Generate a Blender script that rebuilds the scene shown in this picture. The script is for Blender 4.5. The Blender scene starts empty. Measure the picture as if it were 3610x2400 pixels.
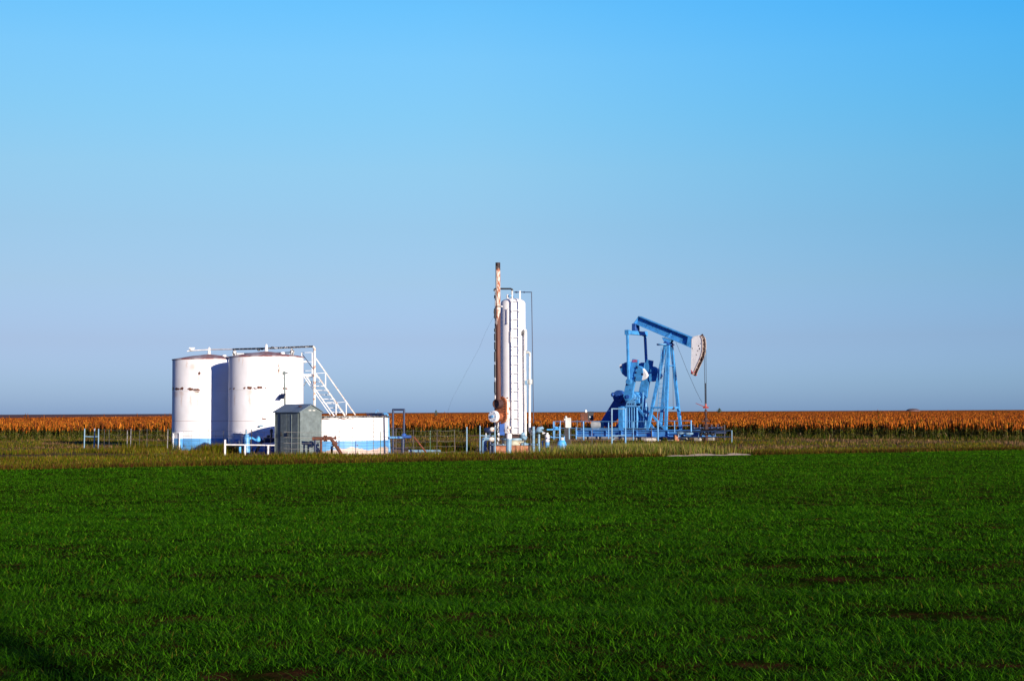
import bpy, math, random
import numpy as np
from mathutils import Vector, Matrix
R = math.radians
random.seed(7); rng = np.random.default_rng(7)
sc = bpy.context.scene
COL = sc.collection

# ------------------------------------------------------------------ camera
EYE = 1.9; F = 3610*50/36; PITCH = R(2.88); ROLL = -R(0.267)
cam_data = bpy.data.cameras.new('camera'); cam = bpy.data.objects.new('camera', cam_data); COL.objects.link(cam)
cam_data.lens = 50; cam_data.sensor_width = 36; cam_data.clip_start = 0.1; cam_data.clip_end = 20000
CR = Matrix.Rotation(R(90)+PITCH, 3, 'X') @ Matrix.Rotation(ROLL, 3, 'Z')
cam.matrix_world = Matrix.Translation((0, 0, EYE)) @ CR.to_4x4()
sc.camera = cam
def ray(u, v): return CR @ Vector(((u-1805)/F, (1200-v)/F, -1))
def P(u, v, D):                       # real position of what is seen at (u,v), D metres away
    d = ray(u, v); return Vector((0, 0, EYE)) + d*(D/d.y)
def X(u, D): return P(u, 1450, D).x
def Z(u, v, D): return P(u, v, D).z

# ------------------------------------------------------------------ light
AZ = R(33); EL = R(10.5)
SUN = Vector((math.sin(AZ)*math.cos(EL), -math.cos(AZ)*math.cos(EL), math.sin(EL)))
ld = bpy.data.lights.new('sun', 'SUN'); ld.energy = 5.0; ld.angle = R(0.53); ld.color = (1, 0.88, 0.74)
lo = bpy.data.objects.new('sun', ld); COL.objects.link(lo); lo.rotation_euler = SUN.to_track_quat('Z', 'Y').to_euler()
w = bpy.data.worlds.new('World'); sc.world = w; w.use_nodes = True
wn = w.node_tree.nodes; wl = w.node_tree.links; wn.clear()
wo = wn.new('ShaderNodeOutputWorld'); bg = wn.new('ShaderNodeBackground'); sky = wn.new('ShaderNodeTexSky')
sky.sky_type = 'NISHITA'; sky.sun_disc = False; sky.sun_elevation = EL; sky.sun_rotation = math.atan2(SUN.x, SUN.y)
sky.air_density = 1.0; sky.dust_density = 0.6; sky.ozone_density = 1.6
bg.inputs['Strength'].default_value = 0.1
tc = wn.new('ShaderNodeTexCoord'); sep = wn.new('ShaderNodeSeparateXYZ'); wl.new(tc.outputs['Generated'], sep.inputs[0])
rmp = wn.new('ShaderNodeValToRGB'); wl.new(sep.outputs['Z'], rmp.inputs[0])
def set_ramp(ramp, stops, interp='LINEAR'):
    e = ramp.elements; ramp.interpolation = interp
    while len(e) < len(stops): e.new(0.5)
    for i, (p, c) in enumerate(stops): e[i].position = p; e[i].color = (*c[:3], 1)
# sky tint by height above the horizon, dimmed overhead to deepen the shade (third of the real factor, scaled back up below)
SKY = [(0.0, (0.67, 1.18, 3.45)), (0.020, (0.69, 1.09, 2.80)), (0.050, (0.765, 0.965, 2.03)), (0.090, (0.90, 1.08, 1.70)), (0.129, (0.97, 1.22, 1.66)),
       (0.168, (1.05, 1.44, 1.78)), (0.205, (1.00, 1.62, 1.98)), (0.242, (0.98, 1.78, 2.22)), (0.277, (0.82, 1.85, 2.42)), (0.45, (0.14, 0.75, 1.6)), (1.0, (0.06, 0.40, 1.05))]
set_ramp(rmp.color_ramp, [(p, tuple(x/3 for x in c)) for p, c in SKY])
def wmix(mode, a, b, fac=1.0):
    n = wn.new('ShaderNodeMix'); n.data_type = 'RGBA'; n.blend_type = mode
    for i, v in ((0, fac), (6, a), (7, b)):
        if isinstance(v, bpy.types.NodeSocket): wl.new(v, n.inputs[i])
        else: n.inputs[i].default_value = v
    return n.outputs[2]
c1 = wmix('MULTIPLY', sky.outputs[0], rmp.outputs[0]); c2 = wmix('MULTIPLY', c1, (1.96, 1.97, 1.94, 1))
# sky tinted deeper to the right
def wrange(sock, a, b, c, d):
    n = wn.new('ShaderNodeMapRange'); wl.new(sock, n.inputs[0])
    for i, v in enumerate((a, b, c, d)): n.inputs[1+i].default_value = v
    return n.outputs[0]
fx = wrange(sep.outputs['X'], -0.02, 0.34, 0, 1); fz = wrange(sep.outputs['Z'], 0.0, 0.27, 0.15, 1)
mm = wn.new('ShaderNodeMath'); mm.operation = 'MULTIPLY'; wl.new(fx, mm.inputs[0]); wl.new(fz, mm.inputs[1])
c3 = wmix('MULTIPLY', c2, (0.49, 0.97, 1.17, 1), mm.outputs[0])
fl = wrange(sep.outputs['X'], -0.34, -0.05, 1, 0); c4 = wmix('MULTIPLY', c3, (0.93, 0.90, 0.89, 1), fl)
fy = wrange(sep.outputs['Y'], 0.75, -0.1, 0, 1); c5 = wmix('MULTIPLY', c4, (0.07, 0.29, 0.82, 1), fy)  # sky behind the camera dimmed and blued to darken the shaded faces
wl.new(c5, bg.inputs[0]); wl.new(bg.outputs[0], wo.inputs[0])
sc.view_settings.view_transform = 'Standard'; sc.view_settings.look = 'None'; sc.view_settings.exposure = 0.55; sc.view_settings.gamma = 1

# ------------------------------------------------------------------ materials
def newmat(name):
    m = bpy.data.materials.new(name); m.use_nodes = True
    nt = m.node_tree; b = nt.nodes['Principled BSDF']; return m, nt, b
class NT:                              # tiny node shorthand
    def __init__(s, nt): s.nt = nt; s.n = nt.nodes; s.l = nt.links
    def put(s, sock, v):
        if isinstance(v, bpy.types.NodeSocket): s.l.new(v, sock)
        elif v is not None:
            if isinstance(v, (tuple, list)) and len(v) == 3 and len(getattr(sock, 'default_value', (0,))) == 4: v = (*v, 1)
            sock.default_value = v
    def math(s, op, a, b=None, c=None, clamp=False):
        n = s.n.new('ShaderNodeMath'); n.operation = op; n.use_clamp = clamp
        for i, v in enumerate((a, b, c)): s.put(n.inputs[i], v)
        return n.outputs[0]
    def vmath(s, op, a, b=None):
        n = s.n.new('ShaderNodeVectorMath'); n.operation = op; s.put(n.inputs[0], a); s.put(n.inputs[1], b)
        return n.outputs['Value'] if op in ('LENGTH', 'DISTANCE') else n.outputs[0]
    def noise(s, vec, scale, detail=4, rough=0.55, col=False, dist=0):
        n = s.n.new('ShaderNodeTexNoise'); s.put(n.inputs['Vector'], vec); n.inputs['Scale'].default_value = scale
        n.inputs['Detail'].default_value = detail; n.inputs['Roughness'].default_value = rough; n.inputs['Distortion'].default_value = dist
        return n.outputs['Color' if col else 'Fac']
    def rng(s, v, a, b, c=0.0, d=1.0, smooth=True):
        n = s.n.new('ShaderNodeMapRange'); n.interpolation_type = 'SMOOTHSTEP' if smooth else 'LINEAR'
        for i, q in enumerate((v, a, b, c, d)): s.put(n.inputs[i], q)
        return n.outputs[0]
    def mix(s, f, a, b, mode='MIX'):
        n = s.n.new('ShaderNodeMix'); n.data_type = 'RGBA'; n.blend_type = mode
        s.put(n.inputs[0], f); s.put(n.inputs[6], a); s.put(n.inputs[7], b); return n.outputs[2]
    def obj(s): return s.n.new('ShaderNodeTexCoord').outputs['Object']
    def sep(s, v):
        n = s.n.new('ShaderNodeSeparateXYZ'); s.put(n.inputs[0], v); return n.outputs
    def bump(s, h, strength, dist, bsdf):
        n = s.n.new('ShaderNodeBump'); n.inputs['Strength'].default_value = strength; n.inputs['Distance'].default_value = dist
        s.put(n.inputs['Height'], h); s.l.new(n.outputs[0], bsdf.inputs['Normal'])

def paint(name, base, rough=0.45, rust=0.0, rustcol=(0.16, 0.05, 0.02), scale=2.0, var=0.12, metal=0.0, bump=0.2, second=None, second_amt=0.5):
    """weathered paint: value variation, vertical grime streaks, chipped patches showing rust or a second colour"""
    m, nt, b = newmat(name); N = NT(nt); o = N.obj()
    n1 = N.noise(o, scale*1.5, 6)
    st = N.noise(N.vmath('MULTIPLY', o, (6, 6, 0.5)), scale, 4)
    dark = tuple(c*(1-1.6*var) for c in base); light = tuple(min(1, c*(1+var)) for c in base)
    c = N.mix(N.rng(n1, 0.3, 0.7), dark, light)
    c = N.mix(N.rng(st, 0.5, 0.8, 0, 0.35), c, tuple(v*0.6+0.02 for v in base))
    if second:
        t = 0.62-0.24*second_amt
        c = N.mix(N.rng(N.noise(N.vmath('MULTIPLY', o, (2.5, 2.5, 1)), scale*3.1, 7, 0.65), t, t+0.04), c, second)
    if rust:
        t = 0.74-0.26*rust
        r = N.rng(N.noise(N.vmath('ADD', o, (7.3, 2.1, 4.4)), scale*2.6, 8, 0.68), t, t+0.05)
        c = N.mix(r, c, N.mix(N.rng(N.noise(o, scale*9, 3), 0.35, 0.65), rustcol, tuple(min(1, v*2.3) for v in rustcol)))
    N.put(b.inputs['Base Color'], c); b.inputs['Roughness'].default_value = rough; b.inputs['Metallic'].default_value = metal
    N.bump(N.noise(o, scale*7, 5), bump, 0.01, b)
    return m
M = {}
M['white'] = paint('white_paint', (0.74, 0.73, 0.70), rust=0.22, scale=3)
M['whiteclean'] = paint('clean_white_paint', (0.84, 0.83, 0.81), rust=0.03, scale=2, var=0.05)
M['whiterust'] = paint('white_paint_rusting', (0.72, 0.66, 0.58), rust=0.75, rustcol=(0.22, 0.07, 0.025), scale=2.2)
M['peel'] = paint('peeling_black_white', (0.75, 0.75, 0.73), second=(0.015, 0.015, 0.018), second_amt=0.55, scale=1.8, rust=0.25)
M['peeldark'] = paint('dark_pipe_peeling', (0.7, 0.7, 0.68), second=(0.015, 0.015, 0.02), second_amt=0.95, scale=2.2)
M['blue'] = paint('blue_paint', (0.055, 0.285, 0.62), rust=0.22, scale=1.6, var=0.17, second=(0.02, 0.07, 0.2), second_amt=0.12)
M['bluedark'] = paint('deep_blue_paint', (0.022, 0.09, 0.33), rust=0.2, scale=2, var=0.1)
M['bluelight'] = paint('light_blue_paint', (0.11, 0.33, 0.60), rust=0.2, scale=3, var=0.12)
M['bluefade'] = paint('faded_blue_paint', (0.17, 0.31, 0.42), rust=0.5, scale=3, rustcol=(0.13, 0.05, 0.03))
M['bluebright'] = paint('bright_blue_paint', (0.08, 0.4, 0.8), rust=0.05, scale=3)
M['navy'] = paint('navy_steel', (0.012, 0.025, 0.07), rust=0.2, scale=3, rustcol=(0.06, 0.03, 0.02))
M['black'] = paint('black_steel', (0.018, 0.018, 0.022), rust=0.15, scale=3, rustcol=(0.07, 0.03, 0.02))
M['rust'] = paint('rusty_steel', (0.17, 0.055, 0.025), rough=0.85, scale=3, var=0.3, second=(0.08, 0.03, 0.02), second_amt=0.6)
M['rustbright'] = paint('orange_rust', (0.42, 0.13, 0.04), rough=0.85, scale=4, var=0.3, second=(0.2, 0.06, 0.03), second_amt=0.5)
M['rustdark'] = paint('dark_rust', (0.06, 0.025, 0.02), rough=0.8, scale=3, var=0.3)
M['red'] = paint('red_paint', (0.55, 0.03, 0.02), scale=4, rust=0.2)
M['galvroof'] = paint('galvanised_roof', (0.17, 0.23, 0.28), rough=0.45, metal=0.25, scale=2.5)
M['galv'] = paint('galvanised_sheet', (0.175, 0.215, 0.205), rough=0.5, metal=0.25, scale=3.5, var=0.14, bump=0.1)
M['greybox'] = paint('grey_enamel', (0.52, 0.53, 0.48), scale=3)
M['concrete'] = paint('concrete', (0.36, 0.33, 0.28), rough=0.95, scale=4, var=0.2)
M['plinth'] = paint('rust_stained_concrete', (0.42, 0.20, 0.11), rough=0.95, scale=3, var=0.25, second=(0.32, 0.10, 0.05), second_amt=0.5)
M['skirt'] = paint('stained_skirt', (0.42, 0.42, 0.32), rough=0.8, scale=2, rust=0.6, var=0.2)
M['solar'] = paint('solar_glass', (0.008, 0.014, 0.04), rough=0.15, scale=4)
M['green_post'] = paint('green_post', (0.05, 0.11, 0.05), scale=5, second=(0.45, 0.45, 0.42), second_amt=0.12)
M['wire'] = paint('grey_wire', (0.13, 0.12, 0.11), metal=0.5, scale=5)
M['guy'] = paint('galvanised_wire', (0.30, 0.33, 0.38), scale=5)
M['dullpost'] = paint('dull_post', (0.27, 0.26, 0.24), rust=0.4, scale=4)
M['darkpost'] = paint('dark_post', (0.04, 0.03, 0.03), scale=5)
M['wood'] = paint('weathered_wood', (0.16, 0.11, 0.07), rough=0.9, scale=2)
M['stonew'] = paint('pale_stone', (0.5, 0.45, 0.38), rough=0.95, scale=4)
M['cable'] = paint('steel_cable', (0.03, 0.03, 0.035), metal=0.4, scale=5)

def tank_mat(name, blobs, streaks, band, bare=False, seams=(1.52, 3.07)):
    """white tank paint with blue band below `band`, weld seams, blotches of rust where paint has flaked"""
    m, nt, b = newmat(name); N = NT(nt); o = N.obj(); s = N.sep(o)
    n = N.noise(o, 1.4, 6)
    white = N.mix(N.rng(n, 0.3, 0.75), (0.78, 0.77, 0.76), (0.86, 0.85, 0.84))
    st = N.noise(N.vmath('MULTIPLY', o, (5, 5, 0.35)), 1.6, 5)
    white = N.mix(N.rng(st, 0.58, 0.85, 0, 0.3), white, (0.62, 0.5, 0.36))
    blue = N.mix(N.rng(n, 0.3, 0.7), (0.075, 0.28, 0.57), (0.12, 0.36, 0.66))
    zz = N.math('ADD', s[2], N.math('MULTIPLY', N.math('SUBTRACT', N.noise(o, 8, 3), 0.5), 0.02))
    c = N.mix(N.rng(zz, band-0.006, band+0.006), blue, white)
    for z in seams:
        d = N.math('ABSOLUTE', N.math('SUBTRACT', s[2], z))
        c = N.mix(N.math('MULTIPLY', N.rng(d, 0.010, 0.022, 1, 0), 0.45), c, (0.30, 0.16, 0.12))
    wob = N.vmath('MULTIPLY', N.vmath('SUBTRACT', N.noise(o, 7, 5, 0.65, col=True), (0.5, 0.5, 0.5)), (0.22, 0, 0.16))
    q = N.vmath('ADD', o, wob)
    front = N.rng(s[1], 0.0, 0.1, 1, 0)
    def spots(lst, soft):
        acc = None
        for (x, z, rx, rz) in lst:
            d = N.vmath('LENGTH', N.vmath('MULTIPLY', N.vmath('SUBTRACT', q, (x, 0, z)), (1/rx, 0, 1/rz)))
            k = N.rng(d, soft, 1.0, 1, 0)
            acc = k if acc is None else N.math('MAXIMUM', acc, k)
        return N.math('MULTIPLY', acc, front)
    if streaks:
        c = N.mix(N.math('MULTIPLY', spots(streaks, 0.0), 0.4), c, (0.55, 0.30, 0.13))
    if blobs:
        c = N.mix(spots(blobs, 0.75), c, N.mix(N.rng(N.noise(o, 14, 4), 0.4, 0.6), (0.05, 0.018, 0.012), (0.2, 0.07, 0.03)))
    # small chips anywhere near the seams and the rim, all round
    dz = N.math('ABSOLUTE', N.math('SUBTRACT', s[2], seams[-1]+0.08))
    msk = N.math('MULTIPLY', N.rng(dz, 0.02, 0.12, 1, 0), N.rng(N.noise(o, 3.1, 6, 0.7), 0.62, 0.65))
    c = N.mix(msk, c, (0.09, 0.03, 0.02))
    if bare:
        edge = N.math('ADD', N.math('MULTIPLY', N.noise(o, 1.1, 5, 0.6), 0.75), -0.14)
        c = N.mix(N.rng(N.math('SUBTRACT', edge, s[2]), -0.02, 0.03), c, N.mix(N.noise(o, 9, 4), (0.42, 0.32, 0.24), (0.62, 0.5, 0.42)))
    N.put(b.inputs['Base Color'], c); b.inputs['Roughness'].default_value = 0.5
    h = N.math('ADD', N.noise(o, 1.2, 2), 0.0)
    N.bump(h, 0.12, 0.05, b)
    return m
def roof_mat():
    m, nt, b = newmat('rusted_roof'); N = NT(nt); o = N.obj()
    c = N.mix(N.rng(N.noise(o, 1.2, 6, 0.6), 0.42, 0.6), (0.24, 0.06, 0.05), (0.42, 0.36, 0.36))
    c = N.mix(N.rng(N.noise(o, 5, 5, 0.6), 0.55, 0.7), c, (0.12, 0.03, 0.03))
    N.put(b.inputs['Base Color'], c); b.inputs['Roughness'].default_value = 0.7; return m
M['roof'] = roof_mat()
def stack_mat():
    m, nt, b = newmat('burnt_stack_paint'); N = NT(nt); o = N.obj(); s = N.sep(o)
    v = N.vmath('MULTIPLY', o, (3, 3, 1))
    wht = N.mix(N.rng(N.noise(v, 3.6, 7, 0.65), 0.47, 0.56), (0.70, 0.60, 0.50), (0.33, 0.10, 0.04))
    rst = N.mix(N.rng(N.noise(N.vmath('MULTIPLY', o, (8, 8, 0.5)), 1.3, 5), 0.35, 0.65), (0.06, 0.022, 0.015), (0.16, 0.058, 0.035))
    z = N.math('ADD', s[2], N.math('MULTIPLY', N.noise(o, 5, 4), 0.5))
    edge = N.math('ADD', z, N.math('MULTIPLY', s[0], -3.5))
    c = N.mix(N.rng(edge, 8.85, 8.93), rst, wht)
    c = N.mix(N.rng(z, 8.78, 8.86), c, (0.025, 0.012, 0.012))
    N.put(b.inputs['Base Color'], c); b.inputs['Roughness'].default_value = 0.7; return m

# ------------------------------------------------------------------ mesh builder
def root_of(o):
    while o.parent: o = o.parent
    return o
class MB:
    def __init__(s): s.v = []; s.f = []
    def add(s, vs, fs):
        k = len(s.v); s.v += [Vector(a) for a in vs]; s.f += [tuple(i+k for i in f) for f in fs]; return s
    def box(s, c, size, rot=None):
        hx, hy, hz = (a/2 for a in size); c = Vector(c)
        vs = [Vector((x, y, z)) for x in (-hx, hx) for y in (-hy, hy) for z in (-hz, hz)]
        if rot is not None: vs = [rot @ a for a in vs]
        return s.add([a+c for a in vs], [(0,1,3,2),(4,6,7,5),(0,4,5,1),(2,3,7,6),(0,2,6,4),(1,5,7,3)])
    def bar(s, p0, p1, wd, hd, side=(0, 0, 1)):          # rectangular bar from p0 to p1
        p0 = Vector(p0); p1 = Vector(p1); d = p1-p0; L = d.length; z = d/L; a = Vector(side)
        if abs(z.dot(a)) > 0.98: a = Vector((1, 0, 0))
        x = a.cross(z).normalized(); y = z.cross(x)
        return s.box((p0+p1)/2, (wd, hd, L), Matrix((x, y, z)).transposed())
    def cyl(s, p0, p1, r, r1=None, n=16, caps=True):
        p0 = Vector(p0); p1 = Vector(p1); r1 = r if r1 is None else r1
        z = (p1-p0).normalized(); a = Vector((0, 0, 1)) if abs(z.z) < 0.9 else Vector((1, 0, 0))
        x = a.cross(z).normalized(); y = z.cross(x); vs = []
        for p, q in ((p0, r), (p1, r1)):
            for i in range(n):
                t = 2*math.pi*i/n; vs.append(p+(x*math.cos(t)+y*math.sin(t))*q)
        fs = [(i, (i+1) % n, n+(i+1) % n, n+i) for i in range(n)]
        if caps: fs += [tuple(range(n-1, -1, -1)), tuple(range(n, 2*n))]
        return s.add(vs, fs)
    def tube(s, pts, r, n=10):
        pts = [Vector(p) for p in pts]
        for i in range(len(pts)-1): s.cyl(pts[i], pts[i+1], r, n=n)
        for p in pts[1:-1]: s.ball(p, r*1.02, 8, 6)
        return s
    def ball(s, c, r, n=12, m=8, sc_=(1, 1, 1)):
        c = Vector(c); vs = [c+Vector((0, 0, -r*sc_[2]))]; fs = []
        for j in range(1, m):
            ph = -math.pi/2+math.pi*j/m
            for i in range(n):
                t = 2*math.pi*i/n; vs.append(c+Vector((math.cos(ph)*math.cos(t)*r*sc_[0], math.cos(ph)*math.sin(t)*r*sc_[1], math.sin(ph)*r*sc_[2])))
        vs.append(c+Vector((0, 0, r*sc_[2]))); top = len(vs)-1
        for i in range(n):
            fs.append((0, 1+(i+1) % n, 1+i)); fs.append((top, 1+(m-2)*n+i, 1+(m-2)*n+(i+1) % n))
            for j in range(m-2): a = 1+j*n+i; b_ = 1+j*n+(i+1) % n; fs.append((a, b_, b_+n, a+n))
        return s.add(vs, fs)
    def lathe(s, c, prof, n=48, axis=None):               # prof: (r, h)
        c = Vector(c); z = Vector(axis).normalized() if axis else Vector((0, 0, 1))
        a = Vector((0, 0, 1)) if abs(z.z) < 0.9 else Vector((1, 0, 0))
        x = a.cross(z).normalized(); y = z.cross(x); vs = []; fs = []
        for (r, h) in prof:
            for i in range(n):
                t = 2*math.pi*i/n; vs.append(c+z*h+(x*math.cos(t)+y*math.sin(t))*max(r, 1e-4))
        for j in range(len(prof)-1):
            for i in range(n): a0 = j*n+i; b0 = j*n+(i+1) % n; fs.append((a0, b0, b0+n, a0+n))
        return s.add(vs, fs)
    def prism(s, poly, y0, y1):                            # poly in (x, z), extruded along y
        n = len(poly); area = sum(poly[i][0]*poly[(i+1) % n][1]-poly[(i+1) % n][0]*poly[i][1] for i in range(n))
        if area < 0: poly = poly[::-1]
        vs = [(x, y0, z) for x, z in poly]+[(x, y1, z) for x, z in poly]
        fs = [tuple(range(n)), tuple(range(2*n-1, n-1, -1))]+[((i+1) % n, i, n+i, n+(i+1) % n) for i in range(n)]
        return s.add(vs, fs)
    def build(s, name, mat, parent=None, local=False, smooth=True, bevel=0.0):
        me = bpy.data.meshes.new(name)
        vs = s.v
        if parent is not None and not local:
            r = root_of(parent); inv = (Matrix.Translation(r.location) @ Matrix.Rotation(r.rotation_euler.z, 4, 'Z')).inverted()
            vs = [inv @ a for a in vs]
        me.from_pydata([tuple(a) for a in vs], [], s.f); me.materials.append(mat); me.update()
        o = bpy.data.objects.new(name, me); COL.objects.link(o)
        if parent is not None: o.parent = parent
        if smooth and len(me.polygons):
            me.polygons.foreach_set('use_smooth', [True]*len(me.polygons))
            me.set_sharp_from_angle(angle=R(40))
        if bevel:
            bm = o.modifiers.new('bevel', 'BEVEL'); bm.width = bevel; bm.segments = 2; bm.limit_method = 'ANGLE'; bm.harden_normals = False
        return o
def tag(o, label=None, cat=None, group=None, kind=None):
    if label: o['label'] = label
    if cat: o['category'] = cat
    if group: o['group'] = group
    if kind: o['kind'] = kind
    return o
def thing(name, label, cat, loc=(0, 0, 0), rz=0, group=None):
    o = bpy.data.objects.new(name, None); o.empty_display_size = 0.3; COL.objects.link(o)
    o.location = loc; o.rotation_euler = (0, 0, rz); return tag(o, label, cat, group)
def world_of(o, p):                     # local -> world for a thing
    return (Matrix.Translation(o.location) @ Matrix.Rotation(o.rotation_euler.z, 4, 'Z')) @ Vector(p)
def cross(c, d, r=0.012): return [(c, d)]

# ------------------------------------------------------------------ numpy noise, ground height and borders
_tab = rng.random((256, 256))
def vnoise(x, y):
    x = np.asarray(x, float); y = np.asarray(y, float)
    xi = np.floor(x).astype(int); yi = np.floor(y).astype(int); fx = x-xi; fy = y-yi
    fx = fx*fx*(3-2*fx); fy = fy*fy*(3-2*fy)
    g = lambda a, b: _tab[a & 255, b & 255]
    return (g(xi, yi)*(1-fx)+g(xi+1, yi)*fx)*(1-fy)+(g(xi, yi+1)*(1-fx)+g(xi+1, yi+1)*fx)*fy
def fbm(x, y, o=4):
    s = 0; a = 0.5; t = 0
    for i in range(o): s = s+a*vnoise(x*2**i+17*i, y*2**i+5*i); t += a; a *= 0.5
    return s/t
def yb(x): return 56.7+0.446*np.asarray(x, float)            # edge of the wheat
SX = np.array([-200, -38, -26, 0, 8, 18, 31.5, 45, 80, 400]); SY = np.array([104, 105, 107, 109, 107, 99, 87.5, 80, 66, 40])
def ysorg(x): return np.interp(x, SX, SY)                    # near edge of the sorghum
def gh(x, y):                                               # ground height
    x = np.asarray(x, float); y = np.asarray(y, float)
    n = (fbm(x*0.22+3, y*0.75+(x*0.08), 3)-0.5)*0.10+(fbm(x*0.9, y*1.9, 2)-0.5)*0.04
    fade = np.clip((yb(x)-1.0-y)/8, 0, 1)
    return n*fade*np.clip(1.2-y/40, 0.25, 1)

def npmesh(name, verts, quads, tris, cols, mat, kind='stuff', label=None, cat=None):
    me = bpy.data.meshes.new(name)
    nq = len(quads); ntz = len(tris)
    me.vertices.add(len(verts)); me.vertices.foreach_set('co', verts.astype(np.float32).ravel())
    me.loops.add(nq*4+ntz*3)
    me.loops.foreach_set('vertex_index', np.concatenate([quads.ravel(), tris.ravel()]).astype(np.int32))
    me.polygons.add(nq+ntz)
    st = np.concatenate([np.arange(nq)*4, nq*4+np.arange(ntz)*3]).astype(np.int32)
    me.polygons.foreach_set('loop_start', st)
    if cols is not None:
        a = me.color_attributes.new('tint', 'FLOAT_COLOR', 'POINT')
        a.data.foreach_set('color', np.concatenate([cols, np.ones((len(cols), 1))], 1).astype(np.float32).ravel())
    me.update(calc_edges=True); me.materials.append(mat)
    o = bpy.data.objects.new(name, me); COL.objects.link(o)
    return tag(o, label, cat, None, kind)
def leafmat(name, trans=0.3, rough=0.75, spec=0.04):
    m, nt, b = newmat(name); N = NT(nt)
    a = nt.nodes.new('ShaderNodeAttribute'); a.attribute_name = 'tint'
    N.put(b.inputs['Base Color'], a.outputs['Color']); b.inputs['Roughness'].default_value = rough
    b.inputs['Specular IOR Level'].default_value = spec
    t = nt.nodes.new('ShaderNodeBsdfTranslucent'); N.put(t.inputs['Color'], a.outputs['Color'])
    ms = nt.nodes.new('ShaderNodeMixShader'); ms.inputs[0].default_value = trans
    out = nt.nodes['Material Output']
    nt.links.new(b.outputs[0], ms.inputs[1]); nt.links.new(t.outputs[0], ms.inputs[2]); nt.links.new(ms.outputs[0], out.inputs[0])
    return m
LEAF = leafmat('leaf_blades'); HEADM = None
def blades(x, y, z0, h, wd, az, lean, col, segs=3, droop=None):
    """curved tapering blades: returns verts, quads, tris, cols"""
    n = len(x); V = []; dx = np.cos(az); dy = np.sin(az); px = -dy; py = dx
    ts = np.linspace(0, 1, segs+1); dr = 0.25*lean if droop is None else droop
    for t in ts[:-1]:
        off = lean*h*t**1.5; zz = h*(t-dr*t*t)
        ww = wd*0.5*(1-0.55*t*t) if t > 0 else wd*0.35
        for sgn in (-1, 1):
            V.append(np.stack([x+dx*off+px*ww*sgn, y+dy*off+py*ww*sgn, z0+zz-0.01], 1))
    V.append(np.stack([x+dx*lean*h, y+dy*lean*h, z0+h*(1-dr)], 1))
    V = np.stack(V, 1); k = 2*segs+1; base = (np.arange(n)*k)[:, None]
    Q = np.concatenate([base+np.array([2*i, 2*i+1, 2*i+3, 2*i+2]) for i in range(segs-1)], 0) if segs > 1 else np.zeros((0, 4), int)
    T = base+np.array([2*segs-2, 2*segs-1, 2*segs])
    C = np.repeat(col[:, None, :], k, 1)
    return V.reshape(-1, 3), Q, T, C.reshape(-1, 3)
def join(parts):
    V = []; Q = []; T = []; C = []; k = 0
    for v, q, t, c in parts: V.append(v); Q.append(q+k); T.append(t+k); C.append(c); k += len(v)
    return np.concatenate(V), np.concatenate(Q), np.concatenate(T), np.concatenate(C)
def pal(n, cols, p=None, jit=0.18):
    cols = np.array(cols); i = rng.choice(len(cols), n, p=p); return cols[i]*(1+rng.normal(0, jit, (n, 1))).clip(0.5, 1.6)
def wedge(n, d0, d1, m=0.40, pad=2.0):                        # points spread evenly over the ground the lens can see
    d = np.sqrt(rng.random(n)*(d1**2-d0**2)+d0**2); x = (rng.random(n)*2-1)*(m*d+pad); return x, d
def area(d0, d1, m=0.40, pad=2.0): return (m*(d1**2-d0**2)+2*pad*(d1-d0))

# ------------------------------------------------------------------ ground
def ground_mat():
    m, nt, b = newmat('soil_and_litter'); N = NT(nt); o = N.obj(); s = N.sep(o); x, y = s[0], s[1]
    wob = N.math('MULTIPLY', N.math('SUBTRACT', N.noise(o, 0.35, 4), 0.5), 3.0)
    tw = N.math('SUBTRACT', N.math('ADD', y, wob), N.math('MULTIPLY_ADD', x, 0.446, 57.4))      # >0 beyond the wheat
    n = N.noise(o, 1.7, 6, 0.65); nf = N.noise(o, 9, 6, 0.7)
    wheat = N.mix(N.rng(n, 0.45, 0.66), (0.010, 0.020, 0.0015), (0.06, 0.022, 0.010))
    strip = N.mix(N.rng(n, 0.35, 0.65), (0.075, 0.06, 0.022), (0.17, 0.115, 0.06))
    c = N.mix(N.rng(tw, -0.3, 0.3), wheat, strip)
    pad = N.math('MULTIPLY', N.rng(N.math('ADD', y, wob), 61.5, 63.5), N.rng(N.math('ADD', y, wob), 80, 90, 1, 0))
    padx = N.math('MULTIPLY', N.rng(x, -18, -15), N.rng(x, 2.5, 6, 1, 0))
    dirt = N.mix(N.rng(nf, 0.35, 0.65), (0.33, 0.18, 0.10), (0.58, 0.38, 0.25))
    c = N.mix(N.math('MULTIPLY', N.math('MULTIPLY', pad, padx), N.rng(n, 0.35, 0.5)), c, dirt)
    far = N.rng(y, 330, 420)
    c = N.mix(far, c, N.mix(N.rng(N.noise(N.vmath('MULTIPLY', o, (0.002, 0.02, 1)), 1, 3), 0.4, 0.6), (0.12, 0.07, 0.075), (0.24, 0.16, 0.14)))
    N.put(b.inputs['Base Color'], c); b.inputs['Roughness'].default_value = 0.95; b.inputs['Specular IOR Level'].default_value = 0.0
    N.bump(N.math('ADD', nf, N.noise(o, 2.5, 3)), 0.8, 0.06, b)
    return m
GM = ground_mat()
def sheet(xs, ys, name, hf, mat):
    XX, YY = np.meshgrid(xs, ys); V = np.stack([XX, YY, hf(XX, YY)], -1).reshape(-1, 3)
    nx, ny = len(xs), len(ys); i = (np.arange(ny-1)[:, None]*nx+np.arange(nx-1)).ravel()
    Q = np.stack([i, i+1, i+1+nx, i+nx], 1)
    return npmesh(name, V, Q, np.zeros((0, 3), int), None, mat, 'structure')
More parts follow.
